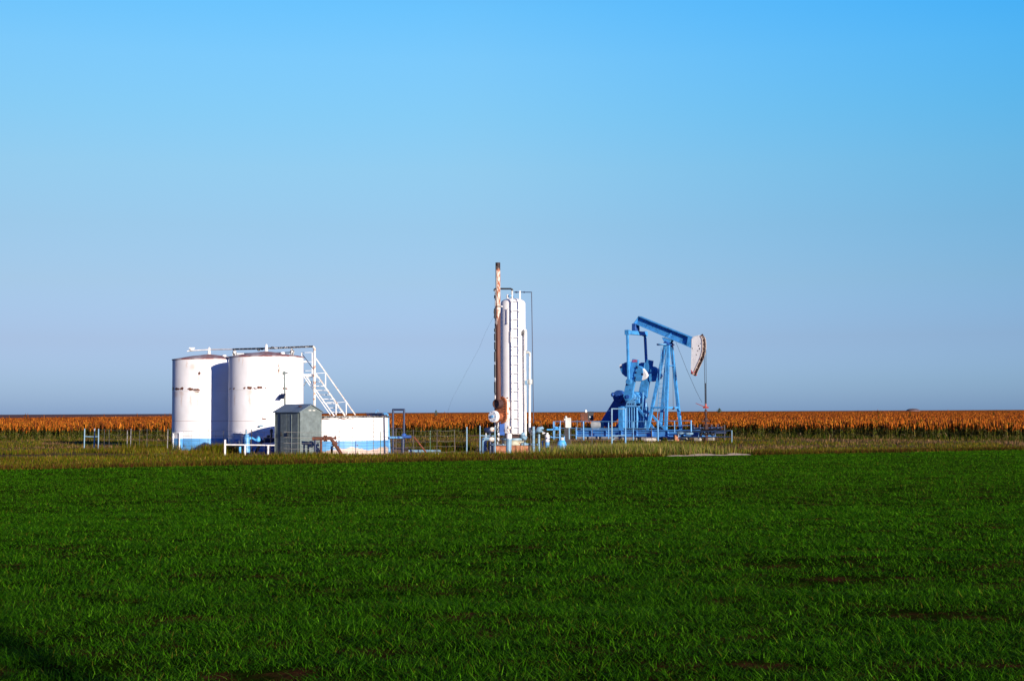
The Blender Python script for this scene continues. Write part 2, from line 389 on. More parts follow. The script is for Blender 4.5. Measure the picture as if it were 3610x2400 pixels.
xs = np.concatenate([[-9000, -3000, -1000, -300, -100, -60], np.arange(-30, 30.01, 0.2), [60, 100, 300, 1000, 3000, 9000]])
ys = np.concatenate([[-2000, -300, -50, -10, 0, 4], np.arange(7, 58, 0.16), np.arange(58, 76, 1.0), [90, 110, 200, 400, 1000, 3000, 9000, 16000]])
g = sheet(xs, ys, 'ground', gh, GM)
g.data.polygons.foreach_set('use_smooth', [True]*len(g.data.polygons))

# pale bare track between the weeds and the wheat on the right
def track_mat():
    m, nt, b = newmat('pale_dry_dirt'); N = NT(nt); o = N.obj()
    N.put(b.inputs['Base Color'], N.mix(N.rng(N.noise(o, 3, 6), 0.35, 0.65), (0.48, 0.34, 0.23), (0.66, 0.51, 0.37)))
    b.inputs['Roughness'].default_value = 0.95; N.bump(N.noise(o, 5, 5), 0.6, 0.05, b); return m
tx = np.linspace(6.5, 10.3, 40); ty = np.linspace(0, 1, 6)
TV = []
for t in ty:
    for x in tx:
        k = math.sin(math.pi*(x-6.5)/3.8)**0.4*(0.35+0.9*float(vnoise(x*2.3, 7))); y0 = 60.0+0.35*(x-6.5)+0.25*float(vnoise(x*2, 3)); TV.append((x, y0+(t*1.1)*k, 0.01+0.075*k*min(1, t*1.6)*(1 if t < .9 else .3)))
TV = np.array(TV); i = (np.arange(5)[:, None]*40+np.arange(39)).ravel()
PATH = npmesh('path', TV, np.stack([i, i+1, i+41, i+40], 1), np.zeros((0, 3), int), None, track_mat(), 'structure')
# ------------------------------------------------------------------ wheat
parts = []
def wheat(d0, d1, dens, hmin, hmax, wd, segs):
    e0, e1 = d0-d0*0.08, d1+d1*0.08; n = int(area(e0, e1)*dens); x, y = wedge(n, e0, e1)
    rampw = np.clip((y-e0)/(2*(d0-e0)), 0, 1)*np.clip((e1-y)/(2*(e1-d1)), 0, 1)
    rowy = y+0.05*x; 
    clump = 0.5*vnoise(x*4, y*4)+0.5*vnoise(x*1.3+8, y*1.6); big = fbm(x*0.5+9, y*1.5+40, 3); gap = fbm(x*0.55+2, y*1.5+31, 4)
    bare = np.clip((gap-0.635)/0.06, 0, 1)*np.clip((24-y)/10, 0, 1)
    keep = (rng.random(n) < np.clip(0.2+1.1*clump, 0, 1)*(1-0.93*bare)*rampw) & (y < yb(x)+rng.normal(0, 0.25, n)+0.4*(vnoise(x*0.8, 1.5)-0.5))
    x, y, clump, big = x[keep], y[keep], clump[keep], big[keep]; n = len(x)
    h = (hmin+(hmax-hmin)*rng.random(n)**1.3)*np.where(y < 30, 0.55+0.75*clump, 0.75+0.4*clump)*(0.85+0.3*big)
    col = pal(n, [(0.027, 0.116, 0.0006), (0.054, 0.195, 0.002), (0.010, 0.055, 0.0004), (0.10, 0.28, 0.008), (0.15, 0.15, 0.012)], [0.33, 0.27, 0.25, 0.13, 0.02], 0.25)
    col *= (rng.choice([0.55, 1.0, 1.3], n, p=[0.3, 0.45, 0.25])*(0.78+0.40*big)*np.interp(y, [10, 20, 32, 45], [0.92, 1.0, 1.22, 1.32]))[:, None]  # blades painted darker near the camera, for shade seen between them, brighter far off
    parts.append(blades(x, y, gh(x, y), h, wd*(0.7+0.6*rng.random(n)), rng.random(n)*6.283, 0.5+1.3*rng.random(n), col, segs, 0.15+0.6*rng.random(n)))
wheat(8, 16, 3000, 0.04, 0.10, 0.005, 4)
wheat(16, 28, 1700, 0.04, 0.095, 0.007, 3)
wheat(28, 45, 700, 0.05, 0.11, 0.011, 1)
wheat(45, 72, 420, 0.05, 0.10, 0.016, 1)
v, q, t, c = join(parts)
npmesh('wheat_field', v, q, t, c, LEAF, 'stuff', 'short young green wheat covering the foreground field', 'wheat')
# ------------------------------------------------------------------ weeds of the verge
parts = []
def weeds(n, x, y, h0, h1, wd, cols, p, lean=(0.1, 0.7), segs=2):
    h = h0+(h1-h0)*rng.random(len(x))**1.5
    parts.append(blades(x, y, np.zeros(len(x)), h, wd*(0.6+0.8*rng.random(len(x))), rng.random(len(x))*6.283, lean[0]+(lean[1]-lean[0])*rng.random(len(x)), pal(len(x), cols, p)*(0.5+0.95*fbm(x*0.35+70, y*0.6, 3))[:, None], segs))
OL = [(0.105, 0.105, 0.004), (0.06, 0.095, 0.003), (0.17, 0.115, 0.010), (0.09, 0.035, 0.012), (0.24, 0.15, 0.04)]
DRY = [(0.26, 0.15, 0.07), (0.19, 0.105, 0.05), (0.13, 0.09, 0.02), (0.09, 0.08, 0.01), (0.11, 0.05, 0.03)]
# mown green-brown verge
n = 150000; x = rng.uniform(-34, 42, n); y = yb(x)+rng.random(n)*15
lim = np.where(x < -17, 80, np.where(x < -12, 66.5, np.where(x < 2, 63.0, 65.5+0.25*(x-2))))
big = fbm(x*0.45, y*0.9, 3); k = (y < lim) & (rng.random(n) < 0.35+0.9*big) & ~((x > 6.3) & (x < 10.4) & (y > 59.2))
x, y, big = x[k], y[k], big[k]
edge = np.clip(1-(y-yb(x))/2.5, 0, 1)
weeds(0, x, y, 0.05, 0.2, 0.028, OL, [0.36, 0.24, 0.22, 0.12, 0.06])
n = 30000; x = rng.uniform(-34, 42, n); y = yb(x)+rng.random(n)**1.5*2.2; k = ~((x > 6.3) & (x < 10.4))
weeds(0, x[k], y[k], 0.08, 0.24, 0.025, [(0.065, 0.022, 0.008), (0.05, 0.06, 0.004), (0.11, 0.07, 0.008)], [0.4, 0.35, 0.25])
# taller weeds in patches in front of the equipment (dark olive and red-brown)
n = 60000; x = rng.uniform(-34, 12, n); y = rng.uniform(60.3, 64.5, n)+np.where(x < -17, 7, np.where(x < -12, 2.5, 0))
k = (rng.random(n) < np.clip((fbm(x*0.6+4, y*0.5, 3)-0.38)*3, 0.05, 1)) & (y > yb(x)+1)
inpad = (x > -11.5) & (x < 2.0) & (y > 62.3); k &= ~inpad
weeds(0, x[k], y[k], 0.10, 0.33, 0.022, OL, [0.34, 0.22, 0.2, 0.18, 0.06], (0.05, 0.5))
# bushy yellow-green weeds left of the pale track
n = 16000; x = rng.normal(5.2, 1.7, n); y = rng.normal(63.2, 1.1, n); k = (y > yb(x)+0.3)
weeds(0, x[k], y[k], 0.15, 0.62, 0.022, [(0.20, 0.19, 0.03), (0.10, 0.15, 0.02), (0.34, 0.25, 0.09)], [0.45, 0.35, 0.2], (0.1, 0.6))
# dry tan grass between the site and the sorghum
n = 190000; x = rng.uniform(-48, 50, n); y = rng.uniform(63, 110, n)
k = (y < ysorg(x)+1) & (y > np.where(x < -17, 72, np.where(x < 3, 78, 64.5+0.3*np.maximum(x-3, 0))))
k &= rng.random(n) < np.clip((fbm(x*0.3, y*0.25+30, 3)-0.25)*2.2, 0.15, 1)
k &= ~((np.abs((x-10.4)*0.574+(y-94)*0.819) < 1.6) & (np.abs((x-10.4)*0.819-(y-94)*0.574) < 7))
x, y = x[k], y[k]; g1 = fbm(x*0.25+50, y*0.2, 3) > 0.52
weeds(0, x[g1], y[g1], 0.05, 0.24, 0.03, DRY, [0.30, 0.28, 0.22, 0.14, 0.06])
weeds(0, x[~g1], y[~g1], 0.05, 0.22, 0.03, OL, [0.3, 0.3, 0.22, 0.08, 0.10])
# tall green and dry growth at the foot of the sorghum and round the tanks
n = 14000; x = rng.uniform(-48, 46, n); y = ysorg(x)-np.abs(rng.normal(0, 0.9, n))
weeds(0, x, y, 0.10, 0.5, 0.03, [(0.03, 0.055, 0.004), (0.09, 0.09, 0.008), (0.2, 0.14, 0.04)], [0.45, 0.35, 0.2], (0.1, 0.6))
n = 9000; x = np.concatenate([rng.normal(-18.6, 0.9, n//3), rng.normal(-13.9, 0.55, n//3), rng.normal(-3.3, 0.8, n-2*(n//3))])
y = np.concatenate([rng.normal(74, 1.2, n//3), rng.normal(67.6, 0.4, n//3), rng.normal(72, 2, n-2*(n//3))])
weeds(0, x, y, 0.15, 0.62, 0.022, OL, [0.4, 0.3, 0.1, 0.12, 0.08], (0.1, 0.6))
v, q, t, c = join(parts)
npmesh('verge_weeds', v, q, t, c, LEAF, 'stuff', 'olive and straw coloured weeds between wheat, site and sorghum', 'weeds')

# ------------------------------------------------------------------ sorghum
def plant_template(seed, full):
    r = random.Random(seed); V = []; Q = []; T = []; C = []
    def tri_leaf(z, az, L, up, wd, col):
        k = len(V); dx, dy = math.cos(az), math.sin(az); px, py = -dy, dx
        pts = [(0, 0, wd*0.4), (L*0.45, up*L*0.75, wd*0.5), (L*0.8, up*L*0.7, wd*0.35), (L, up*L*0.35, 0)]
        for (a, b, hw) in pts[:-1]:
            for s in (-1, 1): V.append((dx*a+px*hw*s, dy*a+py*hw*s, z+b)); C.append(col)
        V.append((dx*L, dy*L, z+pts[-1][1])); C.append(col)
        Q.append((k, k+1, k+3, k+2)); Q.append((k+2, k+3, k+5, k+4)); T.append((k+4, k+5, k+6))
    H = 1.0
    if full:
        k = len(V)
        for z in (0, H):
            for i in range(3): V.append((0.013*math.cos(i*2.094), 0.013*math.sin(i*2.094), z)); C.append((0.13, 0.14, 0.04))
        for i in range(3): Q.append((k+i, k+(i+1) % 3, k+3+(i+1) % 3, k+3+i))
    for j in range(9 if full else 3):
        z = 0.10+0.1*j if full else 0.66+0.1*j
        base = r.choice([(0.05, 0.08, 0.006), (0.13, 0.15, 0.010), (0.085, 0.11, 0.008), (0.24, 0.18, 0.02)]) if z < 0.56 else r.choice([(0.24, 0.13, 0.012), (0.20, 0.06, 0.010), (0.10, 0.10, 0.01), (0.26, 0.085, 0.012)])
        if z < 0.3 and r.random() < 0.5: base = (0.36, 0.25, 0.12)
        tri_leaf(z, j*2.4+r.random()*1.2, r.uniform(0.28, 0.5), r.uniform(0.25, 0.9), 0.055, base)
    # grain head: tapered, lumpy spindle
    n = 5 if full else 4; hc = r.choice([(0.34, 0.088, 0.010), (0.25, 0.058, 0.010), (0.42, 0.135, 0.014), (0.17, 0.045, 0.012)])
    prof = [(0.014, 0.80), (0.045, 0.89), (0.052, 1.03), (0.03, 1.15)] if full else [(0.045, 0.90), (0.052, 1.07)]
    lx, ly = r.uniform(-0.05, 0.05), r.uniform(-0.05, 0.05); k = len(V)
    for (rr, zz) in prof:
        for i in range(n):
            t = 6.283*i/n; q_ = rr*r.uniform(0.8, 1.2); V.append((q_*math.cos(t)+lx*(zz-0.9)*4, q_*math.sin(t)+ly*(zz-0.9)*4, zz)); g_ = r.uniform(0.7, 1.25); C.append(tuple(a*g_ for a in hc))
    for j in range(len(prof)-1):
        for i in range(n): Q.append((k+j*n+i, k+j*n+(i+1) % n, k+(j+1)*n+(i+1) % n, k+(j+1)*n+i))
    V.append((lx*1.3, ly*1.3, 1.22)); C.append(hc); top = len(V)-1; b0 = k+(len(prof)-1)*n
    for i in range(n): T.append((b0+i, b0+(i+1) % n, top))
    if not full:
        V.append((0, 0, 0.74)); C.append(hc)
        for i in range(n): T.append((k+(i+1) % n, k+i, top+1))
    return np.array(V, float), np.array(Q), np.array(T), np.array(C, float)
def scatter(x, y, seeds, full, hs, mulc=None, widen=1.0):
    out = []; tid = rng.integers(0, len(seeds), len(x))
    for j, sd in enumerate(seeds):
        v, q, t, c = plant_template(sd, full); m = tid == j; n = m.sum()
        if n == 0: continue
        a = rng.random(n)*6.283; ca, sa = np.cos(a)[:, None], np.sin(a)[:, None]; s = hs[m][:, None]
        VX = (v[None, :, 0]*ca-v[None, :, 1]*sa)*widen+x[m][:, None]; VY = (v[None, :, 0]*sa+v[None, :, 1]*ca)*widen+y[m][:, None]; VZ = v[None, :, 2]*s
        k = (np.arange(n)*len(v))[:, None, None]
        cc = c[None]*(1+rng.normal(0, 0.16, (n, 1, 1))).clip(0.6, 1.5)
        if mulc is not None: cc = cc*mulc[m][:, None, None]
        out.append((np.stack([VX, VY, VZ], -1).reshape(-1, 3), (q[None]+k).reshape(-1, 4), (t[None]+k).reshape(-1, 3), cc.reshape(-1, 3)))
    return out
def hmap(x, y): return 0.88+0.12*(fbm(x*0.05, y*0.05, 3)-0.5)*2
SW = 0.41
parts = []
def band(d0, d1, dens, full, widen=1.0):
    n = int(area(70, 75)*0)+int((2*SW*(90+(d0+d1)/2)+8)*(d1-d0)*dens)
    mid = 90+(d0+d1)/2; x = rng.uniform(-1, 1, n)*(SW*(mid+15)+4)
    y = ysorg(x)+d0+(d1-d0)*rng.random(n); y = np.round(y/0.76)*0.76+rng.normal(0, 0.06, n)
    k = np.abs(x) < SW*y+3; x, y = x[k], y[k]
    hs = hmap(x, y)*(1+rng.normal(0, 0.12, len(x)))*(0.9+0.2*fbm(x*0.5, y*0.5, 2))
    parts.extend(scatter(x, y, range(6) if full else range(20, 26), full, hs, None, widen))
band(0, 5, 9, True); band(5, 20, 4, True); band(20, 60, 5, False, 1.0); band(60, 160, 2.6, False, 1.3)
n = 42000; d = 250*np.exp(rng.random(n)*math.log(9)); x = rng.uniform(-1, 1, n)*(SW*d); y = d
k = y < np.where(x < -15+0*y, 380+np.maximum(0, (x+0.36*y))*3.0, 1e9); x, y = x[k], y[k]
hs = hmap(x, y)*(1+rng.normal(0, 0.05, len(x))); parts.extend(scatter(x, y, range(20, 26), False, hs, None, 3.0))
# a few rogue tall stalks that break the skyline
n = 120; x = rng.uniform(-60, 90, n); y = rng.uniform(140, 260, n); k = (np.abs(x) < SW*y); x, y = x[k], y[k]
parts.extend(scatter(x, y, range(3), True, 1.45+0.25*rng.random(len(x)), 0.6+0*x, 0.8))
v, q, t, c = join(parts)
npmesh('sorghum_field', v, q, t, c, leafmat('sorghum_leaf', 0.2, 0.8, 0.05), 'stuff', 'ripe rust orange sorghum crop stretching to the horizon', 'sorghum')
# closed canopy of the far sorghum, a rough sheet just under the head tops
def canopy_mat():
    m, nt, b = newmat('sorghum_canopy'); N = NT(nt); o = N.obj()
    c = N.mix(N.rng(N.noise(N.vmath('MULTIPLY', o, (1, 0.25, 1)), 1.5, 5), 0.35, 0.65), (0.17, 0.045, 0.010), (0.36, 0.105, 0.012))
    c = N.mix(N.rng(N.noise(N.vmath('MULTIPLY', o, (0.02, 0.06, 1)), 1, 4), 0.45, 0.7, 0, 0.6), c, (0.26, 0.16, 0.03))
    N.put(b.inputs['Base Color'], c); b.inputs['Roughness'].default_value = 1; b.inputs['Specular IOR Level'].default_value = 0
    N.bump(N.noise(o, 3, 4), 1, 0.4, b); return m
ys2 = np.concatenate([np.arange(125, 400, 5.0), np.geomspace(400, 5200, 40)]); us = np.linspace(-1, 1, 220)
UU, YY = np.meshgrid(us, ys2); XX = UU*(0.45*YY+10)
ZZ = 0.74+0.16*rng.random(XX.shape); 
V = np.stack([XX, YY, ZZ], -1).reshape(-1, 3); nx = len(us); i = (np.arange(len(ys2)-1)[:, None]*nx+np.arange(nx-1)).ravel()
Q = np.stack([i, i+1, i+1+nx, i+nx], 1); cx = V[Q].mean(1)
keep = cx[:, 1] < np.where(cx[:, 0] < -15, 380+np.maximum(0, cx[:, 0]+0.36*cx[:, 1])*3.0, 1e9)
npmesh('sorghum_canopy', V, Q[keep], np.zeros((0, 3), int), None, canopy_mat(), 'stuff', 'distant orange canopy of the sorghum near the horizon', 'sorghum')
# ------------------------------------------------------------------ storage tanks
def tank_shell(t, r, h, mat, n=96, rim=0.03):
    b = MB().lathe((0, 0, 0), [(r, 0), (r, h)], n).build('shell', mat, t, local=True)
    return b
def steel_tank(label, cx, cy, r, h, blobs, streaks, name, ventx=0):
    t = thing(name, label, 'tank', (cx, cy, 0), 0)
    tank_shell(t, r, h, tank_mat(name+'_paint', blobs, streaks, 0.62))
    rf = MB().lathe((0, 0, 0), [(r+0.03, h-0.03), (r+0.03, h+0.015), (r*0.8, h+0.09), (r*0.5, h+0.19), (0.0, h+0.31)], 96).build('roof', M['roof'], t, local=True)
    m = MB().lathe((ventx, 0, h+0.22), [(0.0, 0), (0.15, 0), (0.15, 0.07), (0.085, 0.10), (0.085, 0.2), (0.065, 0.3), (0.06, 0.40), (0.03, 0.45), (0.0, 0.46)], 20)
    m.build('vent', M['white'], t, local=True)
    MB().lathe((0.95, -0.75, h+0.10), [(0.0, 0.13), (0.11, 0.12), (0.11, 0.0)], 18).build('hatch', M['white'], t, local=True)
    return t
RL = [(-1.78, 3.20, .17, .12), (-1.40, 3.18, .22, .07), (-1.07, 3.2, .12, .09), (-0.58, 3.15, .2, .07), (-0.22, 3.10, .24, .10), (-0.12, 3.98, .07, .1)]
SL = [(-0.22, 2.95, .3, .35), (-1.1, 2.95, .2, .3), (-0.12, 3.75, .1, .35), (-0.45, 4.3, .25, .3), (0.25, 3.9, .1, .5), (-1.5, 2.9, .3, .25), (-1.1, 2.6, .08, .5), (-.55, 2.6, .09, .5), (-.2, 2.5, .08, .6), (-.8, 4.45, .06, .3), (.4, 4.5, .06, .3), (-1.45, 4.5, .08, .3)]
tl = steel_tank('white tank farthest left, with heavy rust blotches along its seam, partly in shadow', X(735, 75.4)+0.02, 75.4, 1.90, 4.74, RL, SL, 'storage_tank')
RR = [(-1.66, 3.13, .1, .045), (-1.4, 3.13, .06, .05), (-0.78, 3.15, .07, .05), (-0.52, 3.15, .17, .07), (-0.26, 3.15, .06, .04), (0.0, 3.17, .16, .07), (0.3, 3.14, .06, .04), (1.18, 3.12, .14, .06), (0.22, 1.62, .12, .05), (0.9, 4.1, .035, .35)]
SR = [(0.92, 3.9, .1, .9), (-0.5, 2.95, .25, .3), (0, 2.95, .25, .3), (-1.35, 2.6, .06, .5), (0.6, 4.2, .3, .4), (-.9, 4.5, .05, .35), (.35, 4.5, .05, .4), (-.5, 2.6, .09, .55), (.02, 2.5, .09, .6), (1.2, 2.7, .08, .4), (-1.1, 4.55, .06, .25)]
tr = steel_tank('white tank behind the metal shed, a row of small rust chips along its seam', X(938, 72.3), 72.3, 1.88, 4.74, RR, SR, 'storage_tank')
def cleanout(t, ang, r):
    n = Vector((math.sin(ang), -math.cos(ang), 0)); s = Vector((math.cos(ang), math.sin(ang), 0))
    rot = Matrix((s, -n, Vector((0, 0, 1)))).transposed()
    m = MB().box(n*(r+0.02)+Vector((0, 0, 0.46)), (0.52, 0.30, 0.92), rot)
    o = m.build('cleanout_box', tank_mat('cleanout_paint', None, None, 0.62, seams=(5, 5.5)), t, local=True, bevel=0.015)
    f = MB()
    f.box(n*(r+0.19)+Vector((0, 0, 0.90)), (0.58, 0.06, 0.05), rot)
    for k in (-1, 1): f.box(n*(r+0.19)+s*0.265*k+Vector((0, 0, 0.44)), (0.05, 0.05, 0.86), rot)
    f.build('frame', M['white'], o, local=True)
cleanout(tl, R(-40), 1.90); cleanout(tr, R(-33), 1.88)
for (t, zs) in ((tl, 3.07), (tr, 3.07)):
    rr_t = 1.90 if t is tl else 1.88; MB().lathe((0, 0, 0), [(rr_t+.002, zs-0.012), (rr_t+.009, zs), (rr_t+.002, zs+0.012)], 96).build('seam_ring', M['whiteclean'], t, local=True)
# gas line along the tank tops
D1 = 72.9
t = thing('overhead_pipe', 'long flaking black and white pipe over the two tall tanks', 'pipe', P(1107, 1595, D1)*Vector((1, 1, 0)) if False else (X(1107, D1), D1, 0))
pts = [P(668, 1236, 75.6), P(745, 1232, 75.3), P(938, 1228, 72.61), P(1104, 1221, D1)]
MB().tube(pts[:2]+[P(822, 1231, 74.3)], 0.036).build('pipe', M['white'], t)
MB().tube([P(822, 1231, 74.3), pts[2], pts[3]], 0.048).build('pipe', M['peeldark'], t)
MB().tube([P(1104, 1221, D1), P(1109, 1228, D1), Vector((X(1109, D1), D1, 0))], 0.062, 14).build('riser', M['whiterust'], t)
MB().cyl(P(660, 1238, 75.6), P(668, 1236, 75.6), 0.035).ball(P(676, 1232, 75.6), 0.10, 10, 8, (1.3, 1, 1)).box(P(677, 1227, 75.6), (0.3, 0.12, 0.06)).build('valve', M['white'], t)
m = MB().cyl(P(826, 1232, 73.2), P(826, 1262, 73.2), 0.05).ball(P(827, 1242, 73.2), 0.11).box(P(828, 1250, 73.2), (0.22, 0.16, 0.08))
m.build('support_valve', M['peel'], t)
m = MB().cyl(P(1028, 1228, 72.8), P(1028, 1258, 72.8), 0.05).ball(P(1030, 1240, 72.8), 0.12).box(P(1027, 1250, 72.8), (0.24, 0.16, 0.07))
m.build('support_valve', M['rustbright'] if False else M['peel'], t)
MB().tube([P(835, 1248, 73.1), P(858, 1248, 73.1), P(858, 1257, 73.1)], 0.055).build('bypass_pipe', M['white'], t)
MB().tube([P(858, 1246, 73.1), P(1024, 1242, 73.0)], 0.022).build('bypass_pipe', M['cable'], t)
for (uu, vv) in ((912, 1234), (924, 1231), (960, 1224), (985, 1226), (1005, 1224), (1050, 1223), (1075, 1223)):
    MB().ball(P(uu, vv, 72.8), 0.05, 8, 6, (1.6, 1, 0.8)).build('pipe_clamp', M['peeldark'], t)

# ------------------------------------------------------------------ staircase behind the low tank
DS = 73.6
st = thing('staircase', 'steep white steel stairs with handrails climbing to the tank tops', 'stairs', (X(1170, DS), DS, 0))
def S(u, v, dd=0): return P(u, v, DS+dd)
nr, fr = -0.4, 0.4                     # near and far stringer
zt = Z(1078, 1320, DS)
# stairs run down to the ground behind the low tank
a0 = S(1075, 1320, nr); a1 = S(1176, 1462, nr); dv = (a1-a0)/(a1.z-a0.z); aN = a0+dv*(0.05-a0.z)
b0 = S(1115, 1318, fr); b1 = S(1214, 1462, fr); dw = (b1-b0)/(b1.z-b0.z); bN = b0+dw*(0.05-b0.z)
MB().bar(a0, aN, 0.05, 0.11, (0, 1, 0)).build('stringer', M['white'], st)
MB().bar(b0, bN, 0.05, 0.11, (0, 1, 0)).build('stringer', M['whiterust'], st)
nst = 17
for i in range(nst):
    k = (i+0.6)/nst; z = a0.z+(0.05-a0.z)*k; p = a0+dv*(z-a0.z); q = b0+dw*(z-b0.z)
    MB().bar(p, q, 0.16, 0.03, (0, 0, 1)).build('tread', M['peel'] if i % 3 == 1 else M['white'], st)
MB().box((S(1088, 1318).x, DS, zt-0.02), (0.62, 0.95, 0.05)).build('platform', M['peel'], st)
MB().box((S(1095, 1322).x, DS-0.5, zt-0.05), (0.75, 0.04, 0.12)).build('platform_edge', M['white'], st)
# lower rail of the near side
MB().bar(S(1072, 1328, nr), S(1165, 1462, nr), 0.04, 0.04).build('lower_rail', M['white'], st)
# handrails
MB().bar(S(1062, 1243, nr), S(1104, 1300, nr), 0.035, 0.035).build('handrail', M['navy'], st)
MB().bar(S(1112, 1314, nr), S(1216, 1462, nr), 0.05, 0.05).build('handrail', M['whiterust'], st)
MB().bar(S(1113, 1262, fr), S(1253, 1462, fr), 0.055, 0.055).build('handrail', M['whiterust'], st)
for (u, v0, v1, o_) in ((1064, 1243, 1318, nr), (1101, 1243, 1318, fr), (1148, 1316, 1372, fr), (1185, 1418, 1462, nr), (1221, 1416, 1462, fr)):
    p = S(u, v0, o_); q = S(u, v1, o_); MB().bar(p, q, 0.05, 0.05).build('rail_post', M['white'], st)
for (u0, v0, u1, v1) in ((1064, 1243, 1101, 1242), (1066, 1276, 1101, 1275), (1068, 1307, 1101, 1306), (1112, 1316, 1146, 1314), (1136, 1418, 1186, 1417), (1186, 1419, 1216, 1416)):
    MB().bar(S(u0, v0, fr), S(u1, v1, fr), 0.022, 0.022).build('rail', M['white'], st)
MB().bar(S(1070, 1360, nr), S(1082, 1340, nr), 0.04, 0.04).build('brace', M['peel'], st)
MB().cyl((X(1066, 73), 73, Z(1070, 1275, 73)), (X(1080, 73), 73, Z(1070, 1275, 73)), 0.06).build('pipe_stub', M['white'], st)

# ------------------------------------------------------------------ low tank
cx, cy, r, h = -8.2, 67.2, 2.40, 1.73
t = thing('low_tank', 'low wide white tank with a blue band and worn bare patches along its bottom', 'tank', (cx, cy, 0))
MB().lathe((0, 0, 0), [(r-0.05, 0.3), (r-0.05, h), (r, h), (r, 0)], 96).build('shell', tank_mat('low_tank_paint', [(0.9, 1.2, .05, .04), (1.05, 0.7, .05, .04), (1.1, .4, .05, .03), (-.5, 1.62, .5, .03), (.6, 1.63, .5, .03)], [(0.9, .9, .06, .5)], 0.62, True, (9, 9.3)), t, local=True)
MB().lathe((0, 0, 0), [(r-0.10, h-0.06), (r-0.10, h+0.02), (r+0.06, h+0.02), (r+0.06, h-0.05), (r+0.01, h-0.06)], 96).build('rim', paint('tarnished_rim', (0.25, 0.25, 0.24), rust=0.4, second=(0.03, 0.03, 0.03), second_amt=0.6), t, local=True)
MB().lathe((0, 0, 0), [(0, h-0.12), (r-0.06, h-0.12)], 64).build('cover', M['greybox'], t, local=True)
m = MB(); 
for i in range(9): m.cyl((1.80, -1.59, 0.15+i*0.17), (1.81, -1.63, 0.15+i*0.17), 0.02, n=8)
m.bar((1.80, -1.60, 0.02), (1.80, -1.60, 1.66), 0.012, 0.02)
m.build('gauge_strip', M['wire'], t, local=True)
for i in range(14):
    a = R(-35+i*5.0); p = Vector((math.sin(a)*0.4+1.75, -1.05+0.3*math.cos(i*2.1), h+0.05+0.03*(i % 3)))
    MB().tube([p-Vector((0.05, 0, 0.06)), p+Vector((0.16*math.cos(i*1.7), 0.12, 0.05*math.sin(i*3.1))), p+Vector((0.30, 0.1*math.sin(i), 0.02))], 0.022, 6).build('hose', M['navy'], t, local=True)
MB().tube([P(1325, 1464, 66.3), P(1325, 1449, 66.3), P(1330, 1446, 66.3), P(1335, 1449, 66.3)], 0.025).build('vent_pipe', M['bluelight'], t)
MB().tube([P(1352, 1460, 66.5), P(1360, 1458, 66.7), P(1366, 1462, 66.85), Vector((X(1373, 66.9), 66.9, 0))], 0.06).build('drain_pipe', M['bluelight'], t)
MB().tube([P(1354, 1462, 66.2), Vector((X(1357, 66.25), 66.25, 0))], 0.03).build('drain_pipe', M['navy'], t)

# ------------------------------------------------------------------ metal shed
BE = R(46); c0 = Vector((X(1058, 63.2), 63.2, 0)); fdir = Vector((-math.cos(BE), math.sin(BE), 0)); sdir = Vector((math.sin(BE), math.cos(BE), 0))
WF, WS = 1.95, 1.18; zE, zR = 1.95, 2.25
t = thing('metal_shed', 'small grey galvanised shed with a gabled roof and two doors', 'shed', c0)
def H(a, b, z): return c0+fdir*a+sdir*b+Vector((0, 0, z))
m = MB(); v = [H(0, 0, 0), H(WF, 0, 0), H(WF, WS, 0), H(0, WS, 0), H(0, 0, zE), H(WF, 0, zE), H(WF, WS, zE), H(0, WS, zE), H(0, WS/2, zR), H(WF, WS/2, zR)]
m.add(v, [(0, 4, 5, 1), (1, 5, 9, 6, 2), (2, 6, 7, 3), (3, 7, 8, 4, 0)]); m.build('wall', M['galv'], t, smooth=False)
m = MB()
for (b0_, b1_, z0, z1) in ((-0.09, WS/2, zE-0.045, zR+0.0), (WS+0.09, WS/2, zE-0.045, zR+0.0)):
    q = [H(-0.06, b0_, z0+0.02), H(WF+0.06, b0_, z0+0.02), H(WF+0.06, b1_, z1+0.02), H(-0.06, b1_, z1+0.02)]
    m.add([a for a in q]+[a+Vector((0, 0, 0.035)) for a in q], [(0, 1, 2, 3), (7, 6, 5, 4), (0, 4, 5, 1), (1, 5, 6, 2), (2, 6, 7, 3), (3, 7, 4, 0)])
m.build('roof', M['galvroof'], t, smooth=False)
nf = -sdir
for (a0_, a1_) in ((0.08, 0.92), (0.95, 1.42)):
    m = MB(); q = [H(a0_, -0.03, 0.06), H(a1_, -0.03, 0.06), H(a1_, -0.03, 1.86), H(a0_, -0.03, 1.86)]
    m.add(q+[a+nf*0.03 for a in q], [(0, 1, 2, 3), (7, 6, 5, 4), (0, 4, 5, 1), (1, 5, 6, 2), (2, 6, 7, 3), (3, 7, 4, 0)])
    d = m.build('door', M['galv'], t, smooth=False)
    ah = a1_-0.1 if a0_ < 1 else a0_+0.09
    MB().box(H(ah, -0.09, 0.98), (0.05, 0.06, 0.12)).cyl(H(ah, -0.05, 0.9), H(ah, -0.13, 0.9), 0.02, n=8).build('handle', M['black'], d)
m = MB().box(H(1.48, -0.02, 0.94), (0.035, 0.035, 1.86)); m.build('door_gap', M['black'], t)
MB().bar(H(0.55, -0.07, 0.1), H(0.55, -0.07, 1.84), 0.025, 0.02).build('door_seam', M['galv'], t); MB().bar(H(1.9, -0.02, 0.03), H(1.9, -0.02, 1.86), 0.05, 0.03).build('door_seam', M['galv'], t)
for (bb) in (0.52, 0.74): MB().box(H(-0.012, bb, 2.02), (0.14, 0.02, 0.06), Matrix.Rotation(math.atan2(sdir.y, sdir.x), 3, 'Z')).build('vent_plate', M['greybox'], t)
MB().ball(H(0.35, 0.25, 2.20), 0.06, 8, 6, (1.5, 1, 0.6)).build('roof_bracket', M['rustdark'], t)
